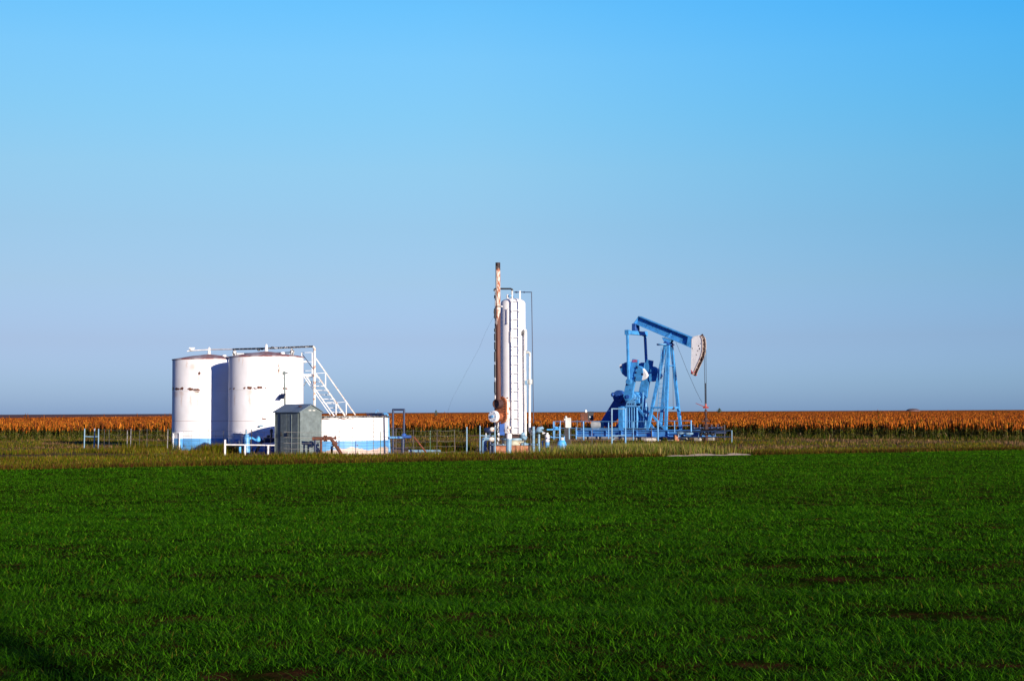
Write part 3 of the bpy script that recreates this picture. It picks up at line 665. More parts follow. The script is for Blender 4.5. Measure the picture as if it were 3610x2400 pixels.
# antenna mast with solar panel
dA = 70.78
t = thing('antenna_mast', 'thin grey mast behind the shed with a dark tilted solar panel and small antenna', 'mast', (X(1006, dA), dA, 0))
MB().cyl((X(1009, dA), dA, 0), P(1003, 1308, dA), 0.045, 0.035, 10).build('pole', M['galv'], t)
m = MB(); q = [P(980.5, 1403.5, dA-0.58), P(1000, 1403.5, dA-0.5), P(1007.5, 1387.5, dA-0.2), P(990, 1387, dA-0.3)]
m.add(q+[a+Vector((0.0, 0.02, -0.03)) for a in q], [(3, 2, 1, 0), (4, 5, 6, 7), (0, 1, 5, 4), (1, 2, 6, 5), (2, 3, 7, 6), (3, 0, 4, 7)])
m.build('solar_panel', M['solar'], t, smooth=False)
m = MB().cyl(P(998, 1314, dA), P(1017, 1313.5, dA), 0.018, n=8)
for k in range(5): m.cyl(P(999+k*4, 1310, dA), P(999+k*4, 1318, dA), 0.008, n=6)
m.box(P(1001, 1315, dA), (0.12, 0.1, 0.14)); m.build('antenna', M['galv'], t)
cb = MB(); cb.tube([P(998, 1316, dA), P(993, 1322, dA), P(993, 1328, dA), P(1003, 1334, dA)], 0.008, 6); cb.build('cable', M['wire'], t)
# rusty bent pipe in front of the shed
D = 62.4
t = thing('rusty_pipe', 'thick brown rusty pipe on a leg with a modelled shadow in front of the shed, bending down into the ground', 'pipe', (X(1130, D), D, 0))
MB().tube([P(1101, 1546, D), P(1132, 1545, D), P(1166, 1544, D), P(1180, 1564, D), P(1207, 1606, D-0.3)], 0.075, 16).build('pipe', M['rust'], t)
for (u, v) in ((1147, 1545), (1180, 1564)):
    m = MB(); 
    ax = Vector((1, 0, 0)) if u == 1147 else (P(1207, 1606, D)-P(1180, 1564, D)).normalized()
    m.lathe(P(u, v, D), [(0.0, -0.09), (0.14, -0.07), (0.14, -0.02), (0.11, -0.02), (0.11, 0.02), (0.14, 0.02), (0.14, 0.07), (0.0, 0.09)], 20, ax).build('flange', M['rust'], t)
m = MB().cyl(P(1166, 1544, D), P(1184, 1544, D), 0.03).cyl(P(1182, 1536, D), P(1182, 1548, D), 0.035).cyl(P(1178, 1545, D), P(1186, 1545, D), 0.05); m.build('valve', M['rust'], t)
for (u, w_) in ((1132, 0.05), (1111, 0.045)): MB().cyl(P(u, 1545, D), Vector((X(u, D), D, 0)), w_, n=12).build('leg_and_shadow', M['rust'] if u == 1132 else M['navy'], t)  # the navy cylinder is the leg's shadow, made as a solid
D = 62.8
t = thing('bent_riser', 'small white and orange pipe elbow standing right of the rusty pipe', 'pipe', (X(1170, D), D, 0))
MB().tube([P(1170, 1600, D), P(1170, 1580, D)], 0.05).build('pipe', M['rustbright'], t)
MB().tube([P(1170, 1581, D), P(1170, 1576, D), P(1176, 1573, D), P(1182, 1577, D)], 0.055).build('elbow', M['white'], t)
# white pipe rail before the tank
D = 64.2
t = thing('pipe_barrier', 'low white pipe rail on three posts in front of the blue valves', 'barrier', (X(793, D), D-0.3, 0))
for (u, v0) in ((793.5, 1549), (864.5, 1566), (945.5, 1567)):
    MB().cyl((X(u, D-0.3), D-0.3, 0), P(u, v0, D-0.3), 0.046, n=12).build('post', M['white'], t)
MB().tube([P(794, 1567, D-0.3), P(968, 1569, D-0.3)], 0.033).build('rail', M['white'], t)
# blue meter run beside the tall tank
D = 65.9
t = thing('valve_manifold', 'bright blue upright separator with small valves and black gauge lines before the tank', 'valves', (X(865, D), D, 0))
MB().lathe((X(871, D), D, 0), [(0.0, 0), (0.15, 0), (0.15, 0.74), (0.12, 0.82), (0.08, 0.94), (0, 0.94)], 20).build('cylinder', M['bluelight'], t)
MB().tube([P(846, 1600, D), P(846, 1574, D)], 0.055).build('pipe', M['bluebright'], t)
MB().tube([P(868, 1546, D), P(868, 1513, D)], 0.035).build('pipe', M['bluefade'], t)
MB().tube([P(853, 1562, D), P(853, 1531, D), P(866, 1531, D)], 0.03).build('gauge_line', M['navy'], t)
MB().tube([P(842, 1552, D), P(843, 1564, D), P(858, 1564, D)], 0.04).ball(P(843, 1560, D), 0.08).build('gauge_line', M['navy'], t)
m = MB().tube([P(876, 1546, D), P(888, 1543, D), P(905, 1553, D), P(916, 1552, D)], 0.045); m.ball(P(883, 1545, D), 0.08).ball(P(910, 1550, D), 0.10, 12, 8, (1.2, 1, 1)).ball(P(911, 1543, D), 0.08)
m.build('control_valve', M['bluebright'], t)
MB().tube([P(884, 1548, D-.1), P(884, 1560, D-.1), P(890, 1570, D-.1)], 0.03).build('gauge_line', M['navy'], t)
MB().tube([P(858, 1584, D-.1), P(868, 1590, D-.1), P(880, 1600, D-.1)], 0.035).build('gauge_line', M['bluedark'], t)
D = 67.8
t = thing('transfer_pump', 'dark blue black pump with a tall gate valve beside the left edge of the shed', 'pump', (X(950, D), D, 0))
m = MB().ball(P(952, 1550, D), 0.22, 14, 10, (1.25, 0.9, 0.62)).box(P(947, 1550, D), (0.42, 0.26, 0.2)).ball(P(938, 1551, D), .12); m.build('housing', M['navy'], t)
m = MB().cyl(P(957, 1545, D), P(957, 1511, D), 0.045).cyl(P(957, 1536, D), P(957, 1533, D), 0.12).cyl(P(957, 1526, D), P(957, 1514, D), 0.075).ball(P(946, 1538, D), 0.08); m.build('valve', M['black'], t)
MB().tube([P(936, 1552, D), P(921, 1558, D), P(899, 1600, D)], 0.07, 12).build('pipe', M['navy'], t)
MB().tube([P(925, 1548, D), P(914, 1553, D)], 0.09, 12).build('flange', M['bluedark'], t)
MB().box((X(955, D), D, 0.2), (0.5, 0.4, 0.4)).build('base', M['bluedark'], t)
t = thing('bent_pipe', 'thin grey bent pipe stub high on the tank wall above the blue valves', 'pipe', (X(915, 70.4), 70.4, 0))
MB().tube([P(914, 1510, 70.6), P(914, 1502, 70.3), P(918, 1500, 70.3), P(937, 1500, 70.6), P(937, 1500, 70.6)], 0.04).build('pipe', M['bluefade'], t)

# ------------------------------------------------------------------ fence
t0 = thing('wire_fence', 'sagging wire mesh fence on thin metal posts round the site', 'fence', (X(340, 75), 75, 0))
fl = [(352, 75.2), (368, 75.0), (386, 74.8), (449, 73.8), (461, 73.5), (492, 72.8), (519, 72.4), (591, 71.4), (733, 69.2), (790, 68.0), (888, 65.0), (1000, 62.3), (1195, 62.9), (1341, 63.0), (1456, 64.3), (1540, 65.5), (1603, 65.6), (1645, 65.4)]
fr_ = [(1745, 65.4), (1870, 65.0), (2012, 66.3), (2086, 67.3), (2155, 68.3)]
fr3 = [(2204, 68.6), (2298, 70.5)]
def strand(seq, zz, r=0.006):
    m = MB(); pts = []
    for i in range(len(seq)-1):
        (u0, d0), (u1, d1) = seq[i], seq[i+1]
        for k in range(4):
            f = k/4; p = Vector((X(u0, d0), d0, zz)).lerp(Vector((X(u1, d1), d1, zz)), f); p.z -= 0.05*math.sin(math.pi*f)*(0.5+0.5*random.random()); pts.append(p)
    pts.append(Vector((X(*seq[-1]), seq[-1][1], zz)))
    for i in range(len(pts)-1): m.cyl(pts[i], pts[i+1], r, n=5, caps=False)
    return m
for seq in (fl, fr_, fr3):
    m = MB()
    for zz in (0.12, 0.36, 0.60, 0.85, 1.08):
        s_ = strand(seq, zz); m.add(s_.v, s_.f)
    for i in range(len(seq)-1):
        (u0, d0), (u1, d1) = seq[i], seq[i+1]; a = Vector((X(u0, d0), d0, 0)); b_ = Vector((X(u1, d1), d1, 0)); n = max(1, int((b_-a).length/0.6))
        for k in range(1, n): p = a.lerp(b_, k/n); m.cyl(p+Vector((0, 0, 0.1)), p+Vector((0, 0, 1.05)), 0.004, n=4, caps=False)
    m.build('wire_mesh', M['wire'], t0)
for (u, d, k) in [(368, 75.0, 'wire'), (386, 74.8, 'wire'), (449, 73.8, 'dullpost'), (461, 73.5, 'dullpost'), (492, 72.8, 'wire'), (519, 72.4, 'wire'), (591, 71.4, 'dullpost'), (733, 69.2, 'wire'), (790, 68.0, 'wire'), (888, 65.0, 'darkpost'), (1195, 62.9, 'darkpost'), (1341, 63.0, 'green_post'), (1456, 65.2, 'wire'), (1516.5, 65.0, 'green_post'), (1540, 65.5, 'darkpost'), (1603, 65.6, 'wire'), (1870, 65.0, 'wire'), (2012, 66.3, 'darkpost'), (2086, 67.3, 'wire'), (2298, 70.5, 'darkpost')]:
    lean = random.uniform(-0.03, 0.03)
    p = Vector((X(u, d), d, -0.02)); q = p+Vector((lean, random.uniform(-.02, .02), 1.14+random.uniform(-0.05, 0.06)))
    wth = 0.034 if k in ('green_post', 'darkpost', 'dullpost') else 0.022
    o = MB().bar(p, q, wth, wth*0.35, (0, 1, 0)).bar(p+Vector((0, wth*.3, 0)), q+Vector((0, wth*.3, 0)), wth*0.3, wth*.6, (0, 1, 0)).build('post', M[k], t0)
def brace(label, posts, rails, D, name='brace_posts', rr=0.031):
    t = thing(name, label, 'fence posts', (X(posts[0][0], D), D, 0))
    for (u, v0, mt, dd) in posts: MB().cyl((X(u, D+dd), D+dd, -0.02), P(u+(0.6 if dd == 0 else -0.5), v0, D+dd), rr, n=12).build('post', M[mt], t)
    for (u0, v0, u1, v1, mt) in rails: MB().cyl(P(u0, v0, D), P(u1, v1, D), rr*0.8, n=10).build('rail', M[mt], t)
brace('three pale blue peeling corner posts with a cross rail at the far left', [(298, 1510, 'bluefade', 0), (333, 1510, 'bluefade', 0), (348, 1511, 'bluefade', -0.6)], [(298, 1538, 333, 1539, 'bluefade'), (333, 1539, 349, 1538, 'bluefade')], 75)
brace('three pale peeling corner posts with a cross rail just left of the tall treater', [(1645, 1504, 'bluefade', 0), (1691.5, 1500, 'bluefade', 0.0), (1745, 1503, 'bluefade', -0.3)], [(1646, 1536, 1691, 1535, 'rustdark'), (1692, 1535, 1745, 1536, 'bluefade')], 65.4)
brace('tall pale blue pipe gate frame in the fence before the pump jack', [(2156, 1440, 'bluefade', 0), (2204, 1438, 'bluelight', 0)], [(2155, 1440.5, 2204, 1440.5, 'bluefade'), (2156, 1536, 2204, 1534, 'bluefade'), (2156, 1553, 2166, 1545, 'bluefade')], 68.4, 'gate_frame', 0.038)
# dark blue pipe goalpost
D = 66.8
t = thing('goalpost_pipework', 'tall dark blue pipe frame shaped like a goalpost right of the low tank', 'pipework', (X(1388, D), D, 0))
MB().tube([Vector((X(1386, D), D, 0)), P(1385.5, 1444, D), P(1424.5, 1444, D), P(1424, 1545, D)], 0.05, 12).build('frame', M['navy'], t)
MB().cyl(P(1421, 1545, D), Vector((X(1420, D), D, 0)), 0.085, n=14).build('riser', M['navy'], t)
MB().tube([P(1373, 1541.5, D-.1), P(1404, 1541.5, D-.1)], 0.05, 12).tube([P(1408, 1541.5, D-.1), P(1420, 1541.5, D-.1)], 0.055, 12).build('pipe', M['bluelight'], t)
MB().tube([P(1402, 1541.5, D-.1), P(1409, 1541.5, D-.1)], 0.062, 12).tube([P(1420, 1539, D-.1), P(1450, 1539, D-.1)], 0.07, 12).ball(P(1424, 1535, D), 0.12).build('pipe', M['bluedark'], t)
m = MB()
for v in (1510, 1555, 1580): m.cyl(P(1395, v, D), P(1424, v, D), 0.022, n=8)
m.cyl(P(1396, 1510, D), P(1396, 1588, D), 0.02, n=8).ball(P(1383, 1510, D), 0.07, 8, 6, (1.4, 1, .6)).ball(P(1430, 1583, D), 0.1, 8, 6, (1.6, 1, .7))
m.build('small_lines', M['darkpost'], t)
D = 65.6
t = thing('leaning_pipe', 'thin orange rusty pipe leaning down to the ground left of the green post', 'pipe', P(1505, 1600, D)*Vector((1, 1, 0)) if False else (X(1505, D), D, 0))
MB().cyl(P(1460, 1541, D+1.2), P(1504, 1597, D), 0.04, n=10).build('pipe', M['rustbright'], t)
t = thing('ground_pipe', 'pale blue pipe lying flat on the dirt between low tank and treater', 'pipe', (X(1500, 66.5), 66.5, 0))
MB().cyl(P(1440, 1590, 67), P(1553, 1590, 67), 0.07, n=12).build('pipe', M['bluefade'], t)
MB().cyl(P(1497, 1600, 65.5), P(1548, 1600, 65.5), 0.05, n=12).build('pipe', M['greybox'], t)

# ------------------------------------------------------------------ heater treater
VX, VY, VR = X(1810, 67), 67.0, 0.59
t = thing('heater_treater', 'tall white upright vessel with a ladder, burner and rusty exhaust stack', 'treater', (VX, VY, 0))
zb, zs, ztop = 0.92, 7.02, 7.2
MB().lathe((0, 0, 0), [(VR, zb), (VR, zs), (VR*0.93, zs+0.09), (VR*0.74, zs+0.17), (VR*0.42, zs+0.22), (0, zs+0.24)], 64).build('vessel', tank_mat('treater_paint', [(-.28, 2.55, .06, .04), (-.3, 2.2, .09, .04)], [(0.1, 1.6, .2, .3), (-.3, 1.7, .2, .4)], 0.3, seams=(9, 9.4)), t, local=True)
MB().lathe((0, 0, 0), [(VR-0.03, 0.36), (VR-0.03, 0.60), (VR-0.03, 0.62), (VR-0.10, 0.62), (VR-0.10, 0.93), (VR, 0.93)], 48).build('skirt', M['skirt'], t, local=True)
MB().lathe((0, 0, 0), [(VR+0.03, 0.60), (VR+0.03, 0.68), (VR-0.12, 0.68)], 48).build('skirt_ring', M['bluefade'], t, local=True)
MB().box((-0.05, -VR+0.12, 0.80), (0.62, 0.12, 0.22)).build('dark_opening', M['rustdark'], t, local=True)  # dark box stands in for the shaded opening under the vessel
MB().box((-0.08, -0.15, 0.17), (1.5, 1.5, 0.36)).build('plinth', M['plinth'], t, local=True, bevel=0.02)
# raised strip added along the line of the ladder rail's shadow
m = MB().bar((-0.12, -VR-0.012, 1.0), (-0.12, -VR-0.012, 6.95), 0.05, 0.02, (0, 1, 0)); m.build('rail_shadow_strip', M['whiteclean'], t, local=True)
# ladder
yl = -VR-0.15; xa, xb = X(1808, VY+yl)-VX, X(1835.5, VY+yl)-VX; zl0, zl1 = Z(1820, 1529, VY+yl), Z(1820, 1025, VY+yl)
m = MB().bar((xa, yl, zl0), (xa, yl, zl1), 0.065, 0.03, (0, 1, 0)).bar((xb, yl, zl0), (xb, yl, zl1), 0.065, 0.03, (0, 1, 0)).bar((xa, yl, zl0), (xb, yl, zl0), 0.05, 0.03)
for z in (1.2, 3.0, 4.8, 6.6):
    for x in (xa, xb): m.bar((x, yl, z), (x, -VR+0.03, z), 0.03, 0.03)
ladder = m.build('ladder', M['white'], t, local=True)
z = zl0+0.30; proto = None
while z < zl1-0.4:
    o = MB().cyl((xa, yl, 0), (xb, yl, 0), 0.018, n=8).build('rung', M['white'], ladder, local=True) if proto is None else proto.copy()
    if proto is None: proto = o
    else: COL.objects.link(o); o.parent = ladder
    o.location.z = z; z += 0.42
# fire tube flange and burner
n = Vector((-math.sin(R(41)), -math.cos(R(41)), 0)); s = Vector((math.cos(R(41)), -math.sin(R(41)), 0)); V0 = Vector((VX, VY, 0))
zU, zD = 2.29, 1.70
def stadium(t0_, t1_, hw, grow):
    pts = []; 
    for i in range(17): a = math.pi*i/16; pts.append((hw*math.cos(a), zU+hw*math.sin(a)))
    for i in range(17): a = math.pi+math.pi*i/16; pts.append((hw*math.cos(a), zD+hw*math.sin(a)))
    k = len(pts); vs = [V0+n*t0_+s*a+Vector((0, 0, b_)) for a, b_ in pts]+[V0+n*t1_+s*a+Vector((0, 0, b_)) for a, b_ in pts]
    return MB().add(vs, [tuple(range(k-1, -1, -1)), tuple(range(k, 2*k))]+[(i, (i+1) % k, k+(i+1) % k, k+i) for i in range(k)])
stadium(0.30, 0.84, 0.27, 0).build('fire_tube_neck', M['whiterust'], t)
pl = stadium(0.84, 0.92, 0.35, 0).build('fire_tube_flange', M['rustbright'], t)
m = MB()
for i in range(26):
    f = i/26*(2*math.pi*0.31+2*(zU-zD)); L1 = math.pi*0.31; L2 = zU-zD
    if f < L1: a = f/0.31; p = (0.31*math.cos(a), zU+0.31*math.sin(a))
    elif f < L1+L2: p = (-0.31, zU-(f-L1))
    elif f < 2*L1+L2: a = math.pi+(f-L1-L2)/0.31; p = (0.31*math.cos(a), zD+0.31*math.sin(a))
    else: p = (0.31, zD+(f-2*L1-L2))
    c_ = V0+s*p[0]+Vector((0, 0, p[1])); m.cyl(c_+n*0.92, c_+n*0.955, 0.022, n=6)
m.build('bolts', M['rustdark'], pl)
def L3(tt, z): return V0+n*tt+Vector((0, 0, z))
m = MB().lathe(L3(0, zU), [(0.21, 0.92), (0.21, 1.24), (0.185, 1.24), (0.185, 0.95)], 28, n); m.build('exhaust_elbow', M['rustdark'], t)
MB().lathe(L3(0, zU), [(0.0, 1.16), (0.186, 1.16)], 28, n).build('elbow_dark', M['black'], t)  # black disc stands in for the dark inside the open mouth
MB().lathe(L3(0, zD), [(0.17, 0.92), (0.17, 1.06), (0.19, 1.06), (0.19, 1.32), (0.24, 1.32)], 28, n).build('burner_pipe', M['rustbright'], t)
ar = MB().lathe(L3(0, zD), [(0.20, 1.30), (0.27, 1.30), (0.27, 1.46), (0.255, 1.48), (0.0, 1.48)], 32, n).build('flame_arrestor', M['bluefade'] if False else M['whiteclean'], t)
m = MB().lathe(L3(0, zD), [(0.07, 1.48), (0.07, 1.53), (0.0, 1.53)], 16, n)
for i in range(8):
    a = i*math.pi/4; c_ = V0+s*0.21*math.cos(a)+Vector((0, 0, zD+0.21*math.sin(a))); m.cyl(c_+n*1.48, c_+n*1.50, 0.02, n=6)
m.build('sight_port', M['bluelight'], ar)
# exhaust stack
sp = L3(1.06, 0); zst = Z(1757, 926, sp.y)
m = MB().lathe((sp.x, sp.y, 0), [(0.112, zU), (0.112, zst), (0.095, zst), (0.095, zst-0.6)], 24)
stk = m.build('exhaust_stack', stack_mat(), t)
MB().lathe((sp.x, sp.y, 0), [(0.115, Z(1757, 1081, sp.y)-0.02), (0.13, Z(1757, 1081, sp.y)), (0.115, Z(1757, 1081, sp.y)+0.03)], 24).build('stack_collar', M['rustdark'], stk)
MB().bar(P(1765, 1080, sp.y), P(1772, 1080, sp.y+0.3), 0.04, 0.05).build('stack_bracket', M['white'], t)
# downcomer pipe
yp = 67.25
m = MB().tube([P(1748, 1022, yp), Vector((X(1746, yp), yp, 1.2))], 0.05, 12).build('downcomer_pipe', M['peel'], t)
m = MB()
for i in range(11): m.ball(P(1744.5+random.uniform(-.8, 1.2), 1089+i*3, yp-0.03), 0.05, 8, 6)
for (v0, v1) in ((1158, 1170), (1176, 1200), (1206, 1232), (1240, 1275), (1285, 1330), (1345, 1385)): m.cyl(P(1745.5, v0, yp-.01), P(1745.8, v1, yp-.01), 0.056, n=10)
m.cyl(P(1746, 1041, yp-.01), P(1746, 1052, yp-.01), 0.058)
m.build('pipe_wrap', M['black'], t)
MB().tube([P(1743, 1026, yp), P(1743, 1021, yp), P(1747, 1018, yp), P(1800, 1018, yp), P(1806, 1021, yp), Vector((X(1806, yp), yp, 7.15))], 0.042, 12).build('top_pipe', M['black'], t)
MB().ball(P(1789, 1045, 66.9), 0.06, 10, 8, (1, 1, 1.7)).cyl(P(1788, 1050, 66.9), P(1798, 1058, 66.9), 0.02).build('relief_valve', M['white'], t)
MB().ball(P(1798, 1043, 66.8), 0.06, 10, 8, (1.4, 1, .9)).ball(P(1813, 1046, 66.8), 0.04).build('gauge', M['bluelight'], t)
# thin black line, top right
yq = 66.95
m = MB().tube([P(1812, 1030, yq), P(1874, 1030, yq), P(1876, 1150, yq), P(1881, 1490, yq), P(1905, 1482, yq)][:4], 0.02, 8)
m.ball(P(1821, 1030, yq), 0.04, 8, 6, (2, 1, 1)).ball(P(1848, 1030, yq), 0.04).build('fuel_line', M['navy'], t)
# sight glasses
for (u, v0, v1, u2) in ((1791, 1090, 1140, 1787), (1799, 1169, 1206, 1797)):
    y_ = 66.36; MB().tube([P(u2, v0, y_+.05), P(u, v0, y_), P(u, v1, y_), P(u2, v1, y_+.05)], 0.02, 8).build('sight_glass', M['white'], t)
for u, v0 in ((1850.5, 1116), (1843, 1121)): MB().cyl(P(u, v0, 66.6), P(u, 1168, 66.6), 0.01, n=6).build('conduit', M['white'], t)
# risers on the right
yr = 66.5
MB().cyl(P(1852, 1168, yr), P(1852, 1235, yr), 0.083, n=16).build('riser', M['white'], t)
MB().cyl(P(1850, 1235, yr), P(1852.5, 1538, yr), 0.062, n=16).build('riser', M['white'], t)
m = MB().cyl(P(1845, 1166, yr), P(1857, 1164, yr), 0.055).ball(P(1842, 1171, yr), 0.07).tube([P(1842, 1171, yr), P(1843, 1182, yr)], 0.035); m.build('riser_valve', M['peel'], t)
MB().tube([P(1853, 1243, yr), P(1862, 1241, yr), P(1868, 1245, yr), P(1868.5, 1256, yr)], 0.058, 14).build('elbow', M['greybox'], t)
MB().cyl(P(1868, 1256, yr), P(1867, 1521, yr), 0.055, n=14).build('riser', M['white'], t)
MB().cyl(P(1868, 1337, yr), P(1868, 1354, yr), 0.11, n=14).box(P(1868, 1345.5, yr), (0.23, 0.12, 0.17)).build('coupling', M['greybox'], t)
MB().box(P(1853, 1349, yr-0.06), (0.07, 0.03, 0.22)).build('name_plate', M['bluefade'], t)
# pipework at the vessel foot
m = MB().tube([P(1855, 1537, yr), P(1850, 1545, yr), P(1838, 1535, yr)], 0.085).ball(P(1843, 1533, yr), 0.13).build('bottom_valve', M['bluefade'], t)
MB().tube([P(1868, 1520, yr), P(1876, 1527, yr), P(1890, 1521, yr)], 0.085, 14).build('bottom_elbow', M['greybox'], t)
m = MB().tube([P(1838, 1566, yr), P(1862, 1566, yr), P(1897, 1568, yr)], 0.06).ball(P(1850, 1566, yr), 0.10).build('drain_line', M['bluefade'], t)
m = MB().tube([P(1841, 1560, yr), P(1846, 1578, yr), P(1850, 1590, yr)], 0.045); m.build('drain_line', M['navy'], t)
m = MB().tube([P(1792, 1502, 66.2), P(1790, 1514, 66.1), P(1795, 1524, 66.1)], 0.05).ball(P(1795, 1508, 66.1), 0.09); m.build('sample_valve', M['whiterust'], t)
# left of the vessel foot
D = 66.3
t = thing('pipe_cluster', 'pale blue elbow pipe and dark valve pipework at the left foot of the treater', 'pipework', (X(1705, D), D, 0))
MB().tube([Vector((X(1704, D), D, 0)), P(1705, 1549, D), P(1711, 1546, D), P(1726, 1547, D)], 0.095, 14).build('elbow_pipe', M['bluefade'], t)
MB().ball(P(1733, 1548, D), 0.14, 12, 8, (1.2, 1, .8)).build('valve', M['whiterust'], t)
m = MB().ball(P(1725, 1517, D), 0.16, 12, 8, (1.6, 1, 0.9)).ball(P(1713, 1513, D), 0.08).cyl(P(1726, 1520, D), P(1727, 1549, D), 0.06).cyl(P(1727, 1556, D), Vector((X(1727, D), D, 0)), 0.085).cyl(P(1740, 1560, D), Vector((X(1740, D), D, 0)), 0.1)
m.build('valve_body', M['navy'], t)
MB().ball(P(1736, 1513, D-.12), 0.11, 12, 8, (1.3, .8, 1)).build('gauge_cover', M['whiterust'], t)
MB().cyl(P(1713, 1522, D), Vector((X(1714, D), D, 0)), 0.035).ball(P(1713, 1523, D), 0.05).build('small_pipe', M['peel'], t)
m = MB().tube([P(1757, 1489, D+.1), P(1755, 1510, D+.1), P(1757, 1530, D), P(1753, 1585, D)], 0.06).build('fuel_pipe', M['peel'], t)
m = MB().box(P(1770, 1510, 66.4), (0.24, 0.2, 0.62)).build('blue_cabinet', M['bluedark'], t, bevel=.01)
MB().tube([P(1725, 1567, D-.2), P(1790, 1568, D-.2)], 0.018, 8).ball(P(1774, 1567, D-.2), 0.05).build('thin_rod', M['bluefade'], t)
# bollards
def bollard(label, u, v0, D, r, parts, lean=0):
    t = thing('bollard', label, 'bollard', (X(u, D), D, 0))
    z1 = Z(u, v0, D); zz = [0]+[z1*p for p, _ in parts]
    for i, (p, mt) in enumerate(parts):
        cap = i == len(parts)-1
        prof = [(r, zz[i]), (r, zz[i+1])]+([(r*0.8, zz[i+1]+0.05), (0, zz[i+1]+0.07)] if cap else [])
        MB().lathe((0, 0, 0), prof, 24, (lean, 0, 1)).build('cap' if cap else 'post', M[mt], t, local=True)
bollard('fat pipe bollard in pale blue with a white top, right in front of the treater', 1792, 1531, 64.6, 0.125, [(0.78, 'bluefade'), (1, 'white')], 0.04)
D = 66.0
t = thing('bollard', 'bollard white above, blue in the middle and rusty at its foot, right of the treater', 'bollard', (X(1929, D), D, 0))
MB().lathe((0, 0, 0), [(0.10, 0), (0.10, 0.26)], 24).build('post', M['rust'], t, local=True)
MB().lathe((0, 0, 0), [(0.10, 0.26), (0.10, 0.52)], 24).build('post', M['bluelight'], t, local=True)
MB().lathe((0, 0, 0), [(0.10, 0.52), (0.105, 0.83), (0.05, 0.87), (0.05, 0.93), (0, 0.94)], 24).build('cap', M['whiteclean'], t, local=True)
MB().tube([P(1928, 1514, D), P(1935, 1514, D), P(1972, 1513, D)], 0.03, 8).ball(P(1959, 1507, D), 0.08, 10, 6, (1.6, 1, .6)).build('side_pipe', M['bluebright'], t)
# regulator stand
D = 66.2
t = thing('regulator', 'grey blue regulator pipework on a thick upright blue pipe between treater and bollard', 'regulator', (X(1881, D), D, 0))
MB().cyl((X(1880, D), D, 0), P(1881, 1503, D), 0.065, n=14).build('pipe', M['bluefade'], t)
MB().cyl((X(1899, D), D, 0), P(1900, 1530, D), 0.055, n=14).build('pipe', M['white'] if False else M['bluefade'], t)
m = MB().ball(P(1900, 1517, D), 0.12, 14, 8, (1.2, 1, .9)).ball(P(1903, 1509, D), 0.10, 12, 8, (1.5, 1, .7)).cyl(P(1889, 1520, D), P(1915, 1521, D), 0.035).cyl(P(1908, 1505, D), P(1915, 1512, D), 0.06); m.build('regulator_body', M['bluefade'], t)
MB().tube([P(1878, 1482, D), P(1907, 1483, D), P(1907, 1505, D)], 0.014, 6).build('tubing', M['rustdark'], t)
MB().cyl((X(1912.5, D), D, 0), P(1912, 1555, D), 0.035, n=10).cyl(P(1912, 1553, D), P(1921, 1555, D), 0.03).build('small_pipe', M['bluedark'], t)
m = MB().cyl(P(1912, 1526, D), P(1922, 1527, D), 0.05).build('nozzle', M['white'], t)
# blue meter
D = 65.6
t = thing('gas_meter', 'rounded bright blue gas meter low in the weeds with a thin pipe rising from it', 'gas meter', (X(1980, D), D, 0))
m = MB().lathe((0, 0, 0), [(0, 0.02), (0.15, 0.03), (0.19, 0.16), (0.20, 0.36), (0.225, 0.36), (0.225, 0.42), (0.20, 0.43), (0.19, 0.50), (0.12, 0.60), (0, 0.62)], 28); m.build('body', M['bluebright'], t, local=True)
MB().box((0.03, -0.04, 0.66), (0.13, 0.1, 0.13)).build('index_box', M['greybox'], t, local=True, bevel=0.01)
MB().tube([(-0.10, 0, 0.5), tuple(P(1972, 1502, D)-Vector((X(1980, D), D, 0)))], 0.028, 10).tube([(0.11, 0, 0.5), (0.11, 0, 0.78)], 0.035, 10).build('riser', M['bluelight'], t, local=True)
MB().tube([P(1940, 1540, D), P(1945, 1541, D), P(1990, 1542, D)], 0.02, 8).ball(P(1942, 1540, D), 0.04).build('supply_line', M['bluelight'], t)
# grey electrical cabinet on a post
D = 80
t = thing('electrical_box', 'pale grey electrical box on a dark stand behind the blue railing', 'electrical box', (X(2003, D), D, 0))
MB().box(P(2004, 1490, D), (0.29, 0.18, 0.56)).build('cabinet', M['greybox'], t, bevel=0.01)
MB().cyl(P(1995, 1506, D-.05), P(1995, 1470, D-.05), 0.055).ball(P(1995, 1470, D-.05), 0.075).ball(P(1990, 1478, D-.05), 0.06).build('meter_head', M['greybox'], t)
MB().box(P(1997, 1527, D), (0.24, 0.14, 0.66)).box((X(1999, D), D, 0.18), (0.3, 0.1, 0.36)).build('stand', M['black'], t)
MB().cyl(P(2006, 1508, D), (X(2006, D), D, 0), 0.04).build('conduit', M['bluefade'], t)

# ------------------------------------------------------------------ pump jack
O = Vector((X(2360, 94), 94, 0)); RZ = -R(35)
FD = Vector((math.cos(RZ), math.sin(RZ), 0)); YD = Vector((-math.sin(RZ), math.cos(RZ), 0))
def J(u, v, c):                         # pixel -> (x, z) on the jack's own vertical plane y = c
    d = ray(u, v); o = Vector((0, 0, EYE))-O
    t_ = (c-o.dot(YD))/d.dot(YD); p = o+d*t_; return (p.dot(FD), p.z)
def J3(u, v, c): x, z = J(u, v, c); return Vector((x, c, z))
t = thing('pump_jack', 'blue beam pump jack with a white horse head and counterweighted cranks', 'pump jack', O, RZ)
def part(m, name, mat, par=None, bevel=0.0, smooth=True): return m.build(name, M[mat] if isinstance(mat, str) else mat, par or t, local=True, bevel=bevel, smooth=smooth)
A, B, C_, D_ = J(2250, 1114, -.22), J(2441.5, 1191, -.22), J(2436, 1226.5, -.22), J(2232.5, 1139.5, -.22)
def lerp2(a, b, f): return (a[0]+(b[0]-a[0])*f, a[1]+(b[1]-a[1])*f)
